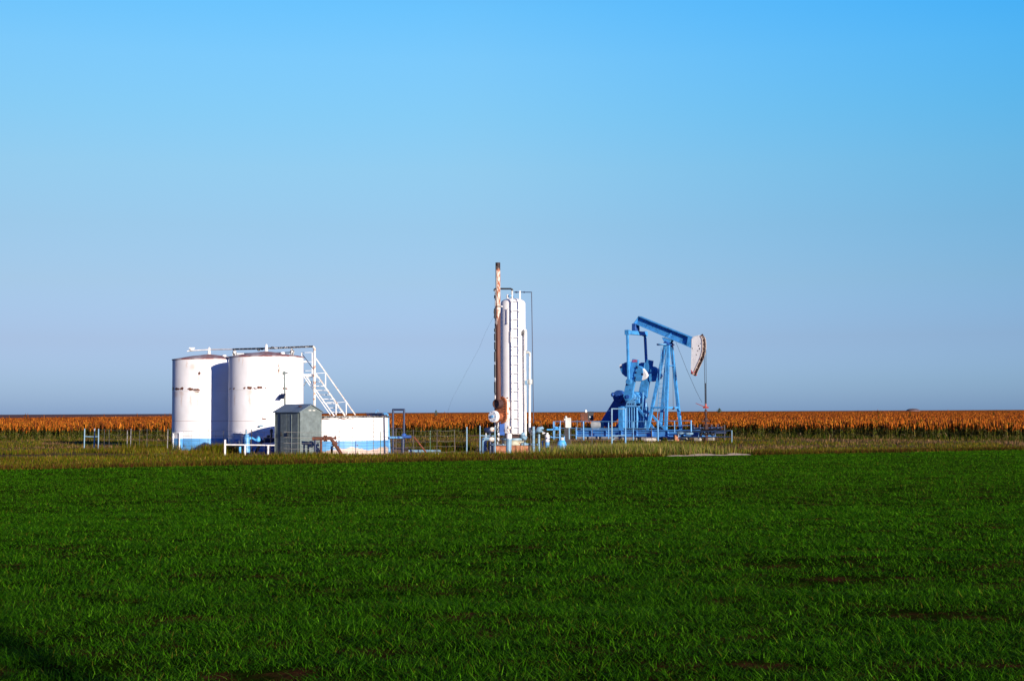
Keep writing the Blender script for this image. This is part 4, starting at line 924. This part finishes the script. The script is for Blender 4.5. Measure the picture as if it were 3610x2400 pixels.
LB = math.dist(A, B); ux, uz = (B[0]-A[0])/LB, (B[1]-A[1])/LB; nx_, nz_ = uz, -ux
m = MB(); th = 0.045
m.prism([A, B, (B[0]+nx_*th, B[1]+nz_*th), (A[0]+nx_*th, A[1]+nz_*th)], -.22, .22)
m.prism([D_, C_, (C_[0]-nx_*th, C_[1]-nz_*th), (D_[0]-nx_*th, D_[1]-nz_*th)], -.22, .22)
m.prism([lerp2(A, D_, .08), lerp2(B, C_, .08), lerp2(B, C_, .92), lerp2(A, D_, .92)], -.018, .018)
beam = part(m, 'walking_beam', 'blue', smooth=False)
A2 = (A[0]+ux*.05, A[1]+uz*.05); D2 = (D_[0]+ux*.05, D_[1]+uz*.05)
part(MB().prism([A, A2, D2, D_], -.19, .19), 'end_plate', 'blue', beam)
sx = J(2364, 1180, -.22)[0]; f = (sx-A[0])/(B[0]-A[0]); p1 = lerp2(A, B, f); p2 = lerp2(D_, C_, f)
m = MB().add([(p1[0]-.02, -.02, p1[1]-.2), (p2[0]-.25, -.21, p2[1]+.06), (p2[0]+.02, -.21, p2[1]+.06), (p1[0]+.03, -.02, p1[1]-.2), (p2[0]-.25, -.02, p2[1]+.06), (p2[0]+.02, -.02, p2[1]+.06)], [(0, 1, 2, 3), (0, 4, 1), (3, 2, 5), (1, 4, 5, 2), (0, 3, 5, 4)])
part(m, 'gusset', 'blue', beam)
q1 = lerp2(A, B, .92); q2 = lerp2(D_, C_, .92)
part(MB().prism([q1, B, C_, q2], -.215, -.18).prism([q1, B, C_, q2], .18, .215), 'head_plate', 'blue', beam)
# saddle
zsd = p2[1]
xs_ = J(2356, 1200, 0)[0]
part(MB().prism([(xs_-.38, zsd+.06), (xs_+.32, zsd-.16), (xs_+.2, zsd-.3), (xs_-.2, zsd-.3)], -.2, .2), 'saddle', 'blue', bevel=.01)
part(MB().cyl((xs_, -.42, zsd-.32), (xs_, .42, zsd-.32), .11).box((xs_, -.3, zsd-.40), (.36, .16, .16)).box((xs_, .3, zsd-.40), (.36, .16, .16)), 'centre_bearing', 'bluedark')
# samson post
top = zsd-.46; zk = 0.70
fl_ = J3(2347, 1514, -.85); fr2 = J3(2400, 1514, .85); rl_ = J3(2283, 1510, -.85); rr_ = Vector((rl_.x, .85, rl_.z))
for (q, mt) in ((fl_, 'blue'), (fr2, 'blue'), (rl_, 'blue'), (rr_, 'blue')):
    sy = -1 if q.y < 0 else 1; sxx = .12 if q.x > xs_ else -.12
    part(MB().bar((q.x, q.y, zk), (xs_+sxx, .2*sy, top), .20, .15, (0, 1, 0)), 'post_leg', mt, bevel=.01, smooth=False)
part(MB().box((xs_, 0, top+.02), (.55, .7, .06)), 'post_cap', 'bluedark')
def onleg(q, z): sy = -1 if q.y < 0 else 1; sxx = .12 if q.x > xs_ else -.12; f = (z-zk)/(top-zk); return Vector((q.x, q.y, zk)).lerp(Vector((xs_+sxx, .2*sy, top)), f)
for z in (2.15,):
    part(MB().bar(onleg(fl_, z), onleg(fr2, z), .2, .12), 'cross_brace', 'blue', smooth=False); part(MB().bar(onleg(rl_, z), onleg(fl_, z), .2, .12), 'cross_brace', 'blue', smooth=False)
    part(MB().bar(onleg(rr_, z), onleg(fr2, z), .2, .12), 'cross_brace', 'blue', smooth=False)
part(MB().bar(onleg(fl_, 4.9), onleg(fr2, 4.9), .3, .06), 'cross_brace', 'blue', smooth=False)
# ladder on the post
la, lb = J3(2331.5, 1225, -.45), J3(2316, 1500, -.75); lc, ld_ = J3(2350, 1219, -.45), J3(2336, 1500, -.75)
lad = part(MB().bar(la, lb, .045, .03, (0, 1, 0)).bar(lc, ld_, .045, .03, (0, 1, 0)), 'ladder', 'bluelight')
pr = None
for i in range(16):
    f = (i+.6)/16.3; a_, b_ = la.lerp(lb, f), lc.lerp(ld_, f)
    part(MB().cyl(a_, b_, .016, n=6), 'rung', 'bluelight', lad)
part(MB().lathe((J(2330, 1214, -.5)[0], -.35, J(2330, 1214, -.5)[1]-.05), [(.0, 0), (.33, 0), (.36, .04), (.36, .10), (.33, .10), (.33, .04), (0, .04)], 24).bar((J(2330, 1214, -.5)[0], -.35, J(2330, 1214, -.5)[1]), (xs_, -.2, top+.25), .06, .06), 'platform', 'bluelight')
# horse head
hw = .23
out = [J(u, v, -hw) for u, v in ((2438, 1194), (2452, 1187), (2468, 1183), (2474, 1192), (2476.5, 1210), (2476, 1233), (2470, 1258), (2456, 1290), (2442, 1321), (2437, 1310), (2435, 1303), (2437, 1250))]
head = part(MB().prism(out, -hw, -hw+.03).prism(out, hw-.03, hw), 'horse_head', 'whiteclean')
arc0 = [J(u, v, -hw) for u, v in ((2468, 1183), (2474, 1192), (2476.5, 1210), (2476, 1233), (2470, 1258), (2456, 1290), (2442, 1321))]
arc = []
for i in range(len(arc0)-1):
    p0, p1, p2, p3 = arc0[max(0, i-1)], arc0[i], arc0[i+1], arc0[min(len(arc0)-1, i+2)]
    for k in range(3):
        f = k/3; arc.append(tuple(0.5*((2*p1[a])+(-p0[a]+p2[a])*f+(2*p0[a]-5*p1[a]+4*p2[a]-p3[a])*f*f+(-p0[a]+3*p1[a]-3*p2[a]+p3[a])*f**3) for a in (0, 1)))
arc.append(arc0[-1])
m = MB(); m2 = MB()
for i in range(len(arc)-1):
    a_, b_ = arc[i], arc[i+1]; 
    for yy in (-hw, hw): m.bar((a_[0], yy, a_[1]), (b_[0]+(b_[0]-a_[0])*.08, yy, b_[1]+(b_[1]-a_[1])*.08), .055, .05, (0, 1, 0))
    m2.bar((a_[0]-.10, 0, a_[1]), (b_[0]-.10, 0, b_[1]), .40, .02, (0, 1, 0))
    c_ = ((a_[0]+b_[0])/2, (a_[1]+b_[1])/2)
    if i % 2: m.bar((c_[0]-.03, -hw, c_[1]), (c_[0]-.03, hw, c_[1]), .05, .03)
part(m, 'rope_track', paint('head_track', (0.55, 0.46, 0.40), rust=0.65, rustcol=(0.14, 0.05, 0.02), scale=2), head)
part(m2, 'front_face', 'rustdark', head)
tp = [J(u, v, -hw-.012) for u, v in ((2434.5, 1303), (2437, 1304), (2443, 1313), (2452, 1305), (2450, 1311), (2442, 1322)) ]
part(MB().prism(tp, -hw-.015, -hw-.003).box((arc[-1][0]-.02, hw, arc[-1][1]+.02), (.14, .1, .12)), 'tip_paint', 'red', head)
part(MB().prism([J(2438, 1193, 0), J(2452, 1186, 0), J(2468, 1182, 0), J(2468, 1184, 0), J(2438, 1196, 0)], -hw+.03, hw-.03), 'top_plate', 'white', head)
m = MB()
for (u, v, r_) in ((2463, 1219, .035), (2466.5, 1229, .045), (2470, 1211, .03), (2460, 1236, .03), (2455, 1250, .03), (2441, 1228, .03)):
    x, z = J(u, v, -hw); m.ball((x, -hw-.004, z), r_, 8, 5, (1, .25, 1.3))
part(m, 'paint_chips', 'rustdark', head)
# bridle and polished rod
xr = J(2488, 1430, 0)[0]; xf = arc0[2][0]+.07
for yy in (-.1, .1):
    part(MB().cyl((xf-.01, yy*1.2, arc0[3][1]), (xr, yy, J(2488, 1424, 0)[1]), .016, n=6), 'bridle_cable', 'cable')
part(MB().cyl((xr, 0, J(2488, 1350, 0)[1]), (xr, 0, .6), .028, n=8), 'polished_rod', 'cable')
zc = J(2488, 1436, 0)[1]
part(MB().box((xr, 0, zc), (.18, .44, .10)).cyl((xr, 0, zc), (xr, 0, zc+.25), .09, .05).bar((xr-.05, -.1, zc+.05), (xr-.62, -.2, zc+.28), .035, .035), 'carrier_bar', paint('red_carrier', (0.33, 0.05, 0.03), rust=0.5))
# equaliser, pitmans, cranks
ex, ez = J(2243, 1174, 0); YP = 1.18
part(MB().box((ex, 0, ez), (.26, 2*YP+.1, .26)).box((ex, -YP, ez), (.32, .2, .32)).box((ex, YP, ez), (.32, .2, .32)), 'equalizer', 'blue', bevel=.015, smooth=False)
eb = J(2241, 1147, 0)
part(MB().cyl((eb[0], -.3, (eb[1]+ez)/2+.03), (eb[0], .3, (eb[1]+ez)/2+.03), .14).box((eb[0], -.22, (eb[1]+ez)/2+.12), (.28, .12, .5)).box((eb[0], .22, (eb[1]+ez)/2+.12), (.28, .12, .5)).box((eb[0], 0, ez+.16), (.3, .4, .12)), 'equalizer_bearing', 'bluedark', bevel=.01)
pin = J(2218, 1345, -YP)
armp = [(2229, 1264.5), (2250, 1269), (2246, 1300), (2239, 1335), (2231.5, 1376), (2229, 1400), (2218, 1413), (2203, 1410), (2197, 1396), (2202, 1370), (2208, 1345), (2216, 1320)]
cwl = [(2225, 1275), (2211, 1275), (2200, 1280), (2191, 1291), (2188, 1304), (2194, 1317), (2205, 1327), (2216, 1330)]
cwl2 = [(2198, 1281), (2187, 1284.5), (2184, 1293), (2188.5, 1302), (2192, 1291)]
cwr = [(2248, 1288), (2258, 1291), (2267, 1299), (2269, 1312), (2267, 1326), (2264, 1340), (2250, 1343.5), (2240, 1343), (2236, 1320)]
cwr2 = [(2267, 1299), (2275, 1309), (2282, 1323), (2276, 1333), (2264, 1340), (2267, 1326), (2269, 1312)]
CY = 0.98
for sg in (-1, 1):
    yi, yo = sg*(CY-.10), sg*(CY+.06)
    poly = lambda L: [J(u, v, -CY-.06) for u, v in L]
    cr = part(MB().prism(poly(armp), min(yi, yo), max(yi, yo)), 'crank', 'blue', bevel=.012, smooth=False)
    yi2, yo2 = sg*(CY-.16), sg*(CY+.12)
    w1 = part(MB().prism(poly(cwl), min(yi2, yo2), max(yi2, yo2)), 'counterweight', 'blue', bevel=.02, smooth=False)
    w2 = part(MB().prism(poly(cwr), min(yi2, yo2), max(yi2, yo2)), 'counterweight', 'blue', bevel=.02, smooth=False)
    part(MB().prism(poly(cwl2), min(yi2, yo2)+.02, max(yi2, yo2)-.02), 'painted_end', 'whiteclean', w1)
    part(MB().prism(poly(cwr2), min(yi2, yo2)+.02, max(yi2, yo2)-.02), 'painted_end', 'whiteclean', w2)
    m = MB()
    for (u, v) in ((2193, 1293), (2244, 1313), (2241, 1332), (2267, 1319), (2248, 1296)):
        x, z = J(u, v, -CY-.06); m.box((x, sg*(CY+.125), z), (.09, .05, .14))
    part(m, 'clamp_bolts', 'navy', cr)
    x, z = J(2238, 1272, -CY-.06)
    if sg < 0: part(MB().box((x, -CY-.075, z), (.34, .02, .16)), 'red_mark', paint('faded_red_mark', (0.25, 0.2, 0.38), second=(0.5, 0.05, 0.08), second_amt=.7, scale=5), cr)
    part(MB().bar((ex, sg*YP, ez-.05), (pin[0], sg*(YP+.06), pin[1]+.1), .15, .15, (0, 1, 0)), 'pitman_arm', 'blue', bevel=.015, smooth=False)
    part(MB().cyl((pin[0], sg*(YP+.16), pin[1]), (pin[0], sg*CY, pin[1]), .16, n=20).lathe((pin[0], 0, pin[1]), [(.20, sg*(YP-.06)), (.20, sg*(YP+.12)), (.12, sg*(YP+.14))], 20, (0, 1, 0)), 'wrist_pin', 'blue')
shf = J(2215, 1398, -CY)
part(MB().cyl((shf[0], -CY-.12, shf[1]), (shf[0], CY+.12, shf[1]), .13, n=20), 'crank_shaft', 'bluedark')
# gearbox and pedestal
gx, gz = shf
gp = [(gx-.55, gz-.45), (gx-.6, gz+.0), (gx-.4, gz+.30), (gx-.05, gz+.36), (gx+.3, gz+.30), (gx+.52, gz+.05), (gx+.52, gz-.45)]
part(MB().prism(gp, -.42, .42).prism([(gx-.62, gz-.08), (gx+.6, gz-.08), (gx+.6, gz+.0), (gx-.62, gz+.0)], -.5, .5), 'gearbox', 'blue', bevel=.03)
m = MB()
for s_ in (-1, 1): m.cyl((gx, s_*.42, gz), (gx, s_*.56, gz), .26); m.cyl((gx+.3, s_*.42, gz-.1), (gx+.3, s_*.50, gz-.1), .12)
part(m, 'bearing_cap', 'bluelight')
xa_, xb_ = J(2196, 1470, -.6)[0], J(2246, 1470, -.6)[0]; zp = J(2220, 1432, -.6)[1]
ped = part(MB().box(((xa_+xb_)/2, 0, (.68+zp)/2), (xb_-xa_, 1.0, zp-.68)).box(((xa_+xb_)/2, 0, zp-.02), (xb_-xa_+.25, 1.3, .07)), 'pedestal', 'blue', smooth=False)
m = MB()
for i in range(6): x = xa_+.12+(xb_-xa_-.1)*i/5.2; m.box((x, -.57, (.68+zp)/2), (.035, .14, zp-.72)); m.box((x, .57, (.68+zp)/2), (.035, .14, zp-.72))
for yy in (-.3, 0, .3): m.box((xb_+.07, yy, (.68+zp)/2), (.14, .035, zp-.72))
part(m, 'ribs', 'bluelight', ped, smooth=False)
pq = [J(u, v, -.64) for u, v in ((2206, 1430), (2211, 1415), (2222, 1409), (2238, 1412), (2243, 1430))]
bk = part(MB().prism(pq, -.66, -.62), 'gearbox_bracket', 'bluelight'); part(MB().prism(pq, .62, .66), 'gearbox_bracket', 'bluelight')
m = MB()
for u in (2215, 2223, 2232): x, z = J(u, 1424, -.66); m.cyl((x, -.672, z), (x, -.655, z), .055, n=10)
part(m, 'bolt_holes', 'navy', bk)
x0 = J(2184, 1475, -.7)[0]; x1 = J(2201, 1475, -.7)[0]; z0 = J(2192, 1515, -.7)[1]; z1 = J(2192, 1434, -.7)[1]
part(MB().box(((x0+x1)/2, -.62, (z0+z1)/2), (x1-x0, .5, z1-z0)), 'control_cabinet', 'blue', bevel=.015)
for yy in (-.75, .75):
    part(MB().bar((xb_+.0, yy*.6, zp-.1), (J(2306, 1516, -.75)[0], yy, .72), .14, .10, (0, 1, 0)), 'diagonal_brace', 'blue', smooth=False)
part(MB().bar((xa_, .6, zp-.5), (xa_-1.1, .6, .72), .12, .1, (0, 1, 0)).bar((xa_, -.3, zp-.5), (xa_-.8, -.3, .72), .12, .1, (0, 1, 0)), 'diagonal_brace', 'blue', smooth=False)
part(MB().box((xb_+.28, 0, 1.45), (.3, .4, 1.5)).cyl((xb_+.3, 0, 2.2), (xb_+.3, 0, 2.5), .13), 'oil_reservoir', 'bluelight', bevel=.02)
part(MB().bar((xb_+.35, -.55, zk+.05), (gx+.75, -.3, gz+.3), .09, .09), 'brake_lever', 'bluelight')
# belt guard and motor
gd = [J(u, v, .62) for u, v in ((2121, 1484), (2123, 1497), (2140, 1506), (2183, 1470), (2207, 1420), (2209, 1400), (2200, 1388), (2187, 1386), (2174, 1398))]
part(MB().prism(gd, .5, .78), 'belt_guard', paint('guard_shade_blue', (0.04, 0.13, 0.42), rust=.1), bevel=.02, smooth=False)  # guard's blue is darkened to carry the shade it lies in
x, z = J(2187, 1397, .5)
part(MB().cyl((x, .2, z), (x, .5, z), .42, n=28).cyl((x, .1, z), (x, .3, z), .16).ball((x-.45, .3, z+.12), .16), 'sheave', 'bluedark')
x, z = J(2111, 1497, .3)
mo = part(MB().cyl((x-.35, .1, z), (x+.38, .1, z), .27, n=24).cyl((x-.42, .1, z), (x-.35, .1, z), .2).box((x, .1, z-.28), (.5, .4, .1)), 'motor', 'greybox')
part(MB().box((x+1.6, -.35, .76), (.9, .5, .14)).box((x+1.2, .4, .8), (.5, .4, .2)), 'valve_box', 'navy')
part(MB().tube([(x+2.6, -.8, .75), (x+3.4, -.9, .78), (x+4.6, -.85, .74), (x+5.6, -.9, .8)], .05, 8), 'grease_line', 'navy')
part(MB().box((x, .1, z-.42), (1.0, 1.0, .2)).box((x+.4, .1, (z-.5+.66)/2), (.3, .8, max(.1, z-.5-.62))), 'motor_mount', 'bluedark')
# skid
xl, xrr = J(2031, 1530, -.95)[0], J(2475, 1530, -.95)[0]; zt_, zb_ = .68, .22
m = MB()
for yy in (-.95, .95):
    m.box(((xl+xrr)/2, yy, zt_-.02), (xrr-xl, .26, .045)).box(((xl+xrr)/2, yy, zb_+.02), (xrr-xl, .26, .045)).box(((xl+xrr)/2, yy, (zt_+zb_)/2), (xrr-xl, .03, zt_-zb_-.08))
    for i in range(9): m.box((xl+.1+(xrr-xl-.2)*i/8, yy, (zt_+zb_)/2), (.05, .2, zt_-zb_-.09))
for i in range(9): m.box((xl+.3+(xrr-xl-.6)*i/8, 0, (zt_+zb_)/2), (.2, 1.85, zt_-zb_-.12))
sk = part(m, 'skid', paint('skid_blue', (0.07, 0.26, 0.62), rust=.2, scale=1.5), smooth=False)
part(MB().box((xl+2.0, 0, zt_+.03), (3.4, 1.7, .05)), 'deck_plate', 'bluelight', sk)
m = MB(); 
for i in range(10):
    x = xl+.5+(xrr-xl-.8)*i/9
    for yy in (-.95, .95): m.box((x, yy, .105), (.75 if i < 5 else .4, .3, .21))
part(m, 'footing_blocks', 'concrete', sk)
# control boxes behind the jack
Db = 98
tb = thing('control_panel', 'rusty brown control box and dark panel on posts behind the pump jack motor', 'control panel', (X(2060, Db), Db, 0))
MB().box(P(2059, 1470, Db), (.50, .3, .56)).build('box', M['rust'], tb, bevel=.01)
MB().box(P(2082, 1466, Db), (.40, .12, .60)).box(P(2082, 1453.5, Db), (.5, .16, .05)).build('panel', M['black'], tb)
MB().ball(P(2065, 1450, Db), .10, 10, 6).cyl(P(2065, 1450, Db), P(2065, 1444, Db), .06).build('cap', M['white'], tb)
MB().box(P(2081, 1469, Db-.1), (.14, .02, .09)).build('notice', M['white'], tb)
for (u, mt) in ((2050, 'rustdark'), (2072, 'rustbright'), (2034, 'darkpost')): MB().cyl((X(u, Db), Db, 0), P(u, 1484 if u > 2040 else 1480, Db), .05, n=8).build('post', M[mt], tb)
# guard rails on the near side
tg = thing('guard_rail', 'long blue pipe railing along the front of the pump jack', 'railing', world_of(t, (J(1951, 1550, -2.6)[0], -2.6, 0)), RZ)
gro = world_of(t, (J(1951, 1550, -2.6)[0], -2.6, 0))
def WJ(u, v, c): return world_of(t, J3(u, v, c))
for (u, v0, w_) in ((1951, 1485, .045), (1955, 1485, .03), (1975, 1482, .03), (2031, 1505, .035), (2056.5, 1485, .05), (2145, 1488, .035), (2232, 1486, .03), (2319, 1482, .05), (2378, 1482, .03), (2436, 1481, .05)):
    p = WJ(u, v0, -2.6); g_ = Vector((p.x, p.y, 0 if u < 2330 else .55)); MB().cyl(g_, p, w_, n=10).build('post', M['bluelight'], tg)
for (a_, b_) in (((1951, 1485.5), (2319, 1485)), ((2319, 1484), (2437, 1482.5)), ((1951, 1509), (2319, 1509)), ((2319, 1502), (2437, 1499)), ((1960, 1532), (2070, 1534)), ((2220, 1534), (2250, 1537))):
    MB().cyl(WJ(*a_, -2.6), WJ(*b_, -2.6), .022, n=8).build('rail', M['bluelight'], tg)
te = thing('low_rail', 'low pale blue rail rising to the right before the wellhead', 'railing', (X(2392, 88), 88, 0))
def Q(u, v): return P(u, v, 90-(u-2392)/188*4.0)
for (a_, b_) in (((2392, 1524.5), (2580, 1517.5)), ((2392, 1542), (2580, 1539))): MB().cyl(Q(*a_), Q(*b_), .026, n=8).build('rail', M['bluefade'], te)
for (u, v0, v1) in ((2392, 1524, 1548), (2463, 1521, 1546), (2522, 1519, 1541), (2580, 1517, 1563)): MB().cyl(Q(u, v1), Q(u, v0), .03, n=8).build('post', M['bluefade'], te)
# wellhead
wx = world_of(t, (xr, 0, 0))
tw_ = thing('wellhead', 'dark rusty wellhead with valves and handwheels under the horse head cables', 'wellhead', wx, RZ)
def LW(u, v): p = P(u, v, wx.y); return p
m = MB().cyl((wx.x, wx.y, 0), (wx.x, wx.y, 1.0), .13).cyl((wx.x, wx.y, 1.0), (wx.x, wx.y, 1.75), .06).cyl((wx.x, wx.y, 1.0), (wx.x, wx.y, 1.08), .2); m.build('casing', M['rustdark'], tw_)
m = MB().ball((wx.x, wx.y, 1.35), .13, 12, 8, (1, 1, 1.2)).cyl((wx.x-.25, wx.y, 1.25), (wx.x+.25, wx.y, 1.25), .06).cyl((wx.x, wx.y, 1.7), (wx.x, wx.y, 2.0), .09, .07); m.build('stuffing_box', M['rustdark'], tw_)
m = MB().cyl((wx.x-1.0, wx.y, .8), (wx.x+1.1, wx.y, .85), .05); 
for dx in (-.8, -.4, .35, .75): m.ball((wx.x+dx, wx.y, .82), .11); m.cyl((wx.x+dx, wx.y, .82), (wx.x+dx, wx.y, 1.02), .03); m.cyl((wx.x+dx, wx.y, 1.0), (wx.x+dx, wx.y, 1.03), .12)
m.cyl((wx.x-1.0, wx.y, .5), (wx.x+1.3, wx.y, .5), .07); m.build('valves', M['navy'], tw_)
MB().cyl((wx.x+1.2, wx.y, 0), P(2546, 1497, wx.y)*Vector((0, 0, 1))+Vector((wx.x+1.2, wx.y, 0)), .045).build('vent_post', M['darkpost'], tw_)
# pipework and debris at the right end of the skid
tp_ = thing('flow_line', 'tangle of dark pipes and pale drum ends at the right end of the skid', 'pipework', world_of(t, (xrr, -1.2, 0)), RZ)
m = MB()
for (a_, b_) in (((2388, 1521), (2550, 1518)), ((2395, 1548), (2440, 1552)), ((2400, 1538), (2470, 1540)), ((2470, 1516), (2545, 1512))): m.cyl(WJ(*a_, -1.4), WJ(*b_, -1.4), .045, n=8)
for i in range(14): a_ = WJ(2468+i*4, 1528+4*math.sin(i*1.9), -1.2); m.ball(a_, .06+.02*(i % 3), 8, 6, (1.5, 1, .8))
m.build('pipes', M['black'], tp_)
for (u, v) in ((2400, 1526), (2430, 1528)): MB().ball(WJ(u, v, -1.7), .24, 14, 8, (1.15, .7, .42)).build('drum', M['bluefade'], tp_)
rk = MB().ball(world_of(t, (J(2290, 1560, -4.4)[0], -4.4, .12)), .30, 9, 6, (1.5, .9, .5)).build('boulder', M['stonew'], smooth=False)
tag(rk, 'pale boulder in the grass under the left half of the skid railing', 'rock')
rk = MB().box(world_of(t, (J(2384, 1552, -2.0)[0], -2.0, .18)), (.32, .3, .42), Matrix.Rotation(.3, 3, 'Z')).build('stone_block', M['plinth'], bevel=.05)
tag(rk, 'tan stone block standing under the right end of the skid', 'rock')
# brake line
tag(MB().tube([WJ(2383, 1206, -.2), WJ(2420, 1300, -.25), WJ(2455, 1380, -.3), WJ(2475, 1418, -.3)], .010, 6).build('brake_cable', M['cable'], t), None)
x_, z_ = J(2371, 1210, 0); part(MB().cyl((x_, 0, z_), (x_, 0, J(2372, 1436, 0)[1]), .012, n=6).ball((x_, 0, J(2372, 1438, 0)[1]), .1), 'hanging_weight', 'rustdark')
# guy wire of the treater
gw = MB().tube([P(1741, 1115, 67.2), P(1712, 1170, 68.5), P(1690, 1225, 70), P(1650, 1300, 73), P(1618, 1360, 77), P(1592, 1410, 82), P(1580, 1446, 88), P(1566, 1500, 100)], .003, 5).build('guy_wire', M['guy'], None)
tag(gw, 'thin wire running from the treater stack down to the left', 'wire')

# ------------------------------------------------------------------ far things on the skyline and the pole behind the camera
def bush(u, D, wdt, hgt, label):
    t = thing('far_tree', label, 'tree', (X(u, D), D, 0))
    n = 420; V = []; Fc = []
    for i in range(n):
        a = random.random()*6.283; rr = random.random()**.5; z = random.random(); env = math.sin(math.pi*min(1, z*.9+.12))
        c = Vector((math.cos(a)*rr*wdt*env*(.8+.4*math.sin(3*a)), math.sin(a)*rr*wdt*env, hgt*(.25+.75*z))); k = len(V)
        for j in range(3): V.append(c+Vector((random.uniform(-1, 1), random.uniform(-1, 1), random.uniform(-1, 1)))*wdt*.22)
        Fc.append((k, k+1, k+2))
    MB().add(V, Fc).build('crown', M['farleaf'], t, local=True, smooth=False)
    MB().cyl((0, 0, 0), (0, 0, hgt*.6), wdt*.06, wdt*.03, 8).build('trunk', M['wood'], t, local=True)
m_, nt_, b_n = newmat('distant_foliage'); N_ = NT(nt_); N_.put(b_n.inputs['Base Color'], N_.mix(N_.noise(N_.obj(), .6, 3), (0.035, 0.06, 0.035), (0.09, 0.12, 0.07))); b_n.inputs['Roughness'].default_value = .9; M['farleaf'] = m_
bush(2536, 900, 1.6, 3.6, 'small dark tree on the skyline just right of the pump jack')
bush(1537, 420, 0.6, 2.6, 'small ragged bush on the skyline between low tank and treater')
mh = MB(); ml = X(3219, 1500)
mh.lathe((0, 0, 0), [(7.5, 0), (7.0, 1.9), (5.4, 2.9), (3, 3.5), (0, 3.7)], 24)
tm = mh.build('hill', paint('dark_mound', (0.11, 0.08, 0.09), rough=1, scale=.3)); tm.location = (X(3219, 1500), 1500, 0); tag(tm, None, None, None, 'structure')
pp = Vector((-4.25, 12.0, 0))+Vector((math.sin(AZ), -math.cos(AZ), 0))*44
t = thing('utility_pole', 'wooden utility pole behind the viewer casting the shadow at lower left', 'pole', pp)
MB().cyl((0, 0, 0), (0, 0, 13), .18, .13, 14).build('post', M['wood'], t, local=True)
MB().box((0, 0, 12.4), (2.2, .12, .14)).build('cross_arm', M['wood'], t, local=True)
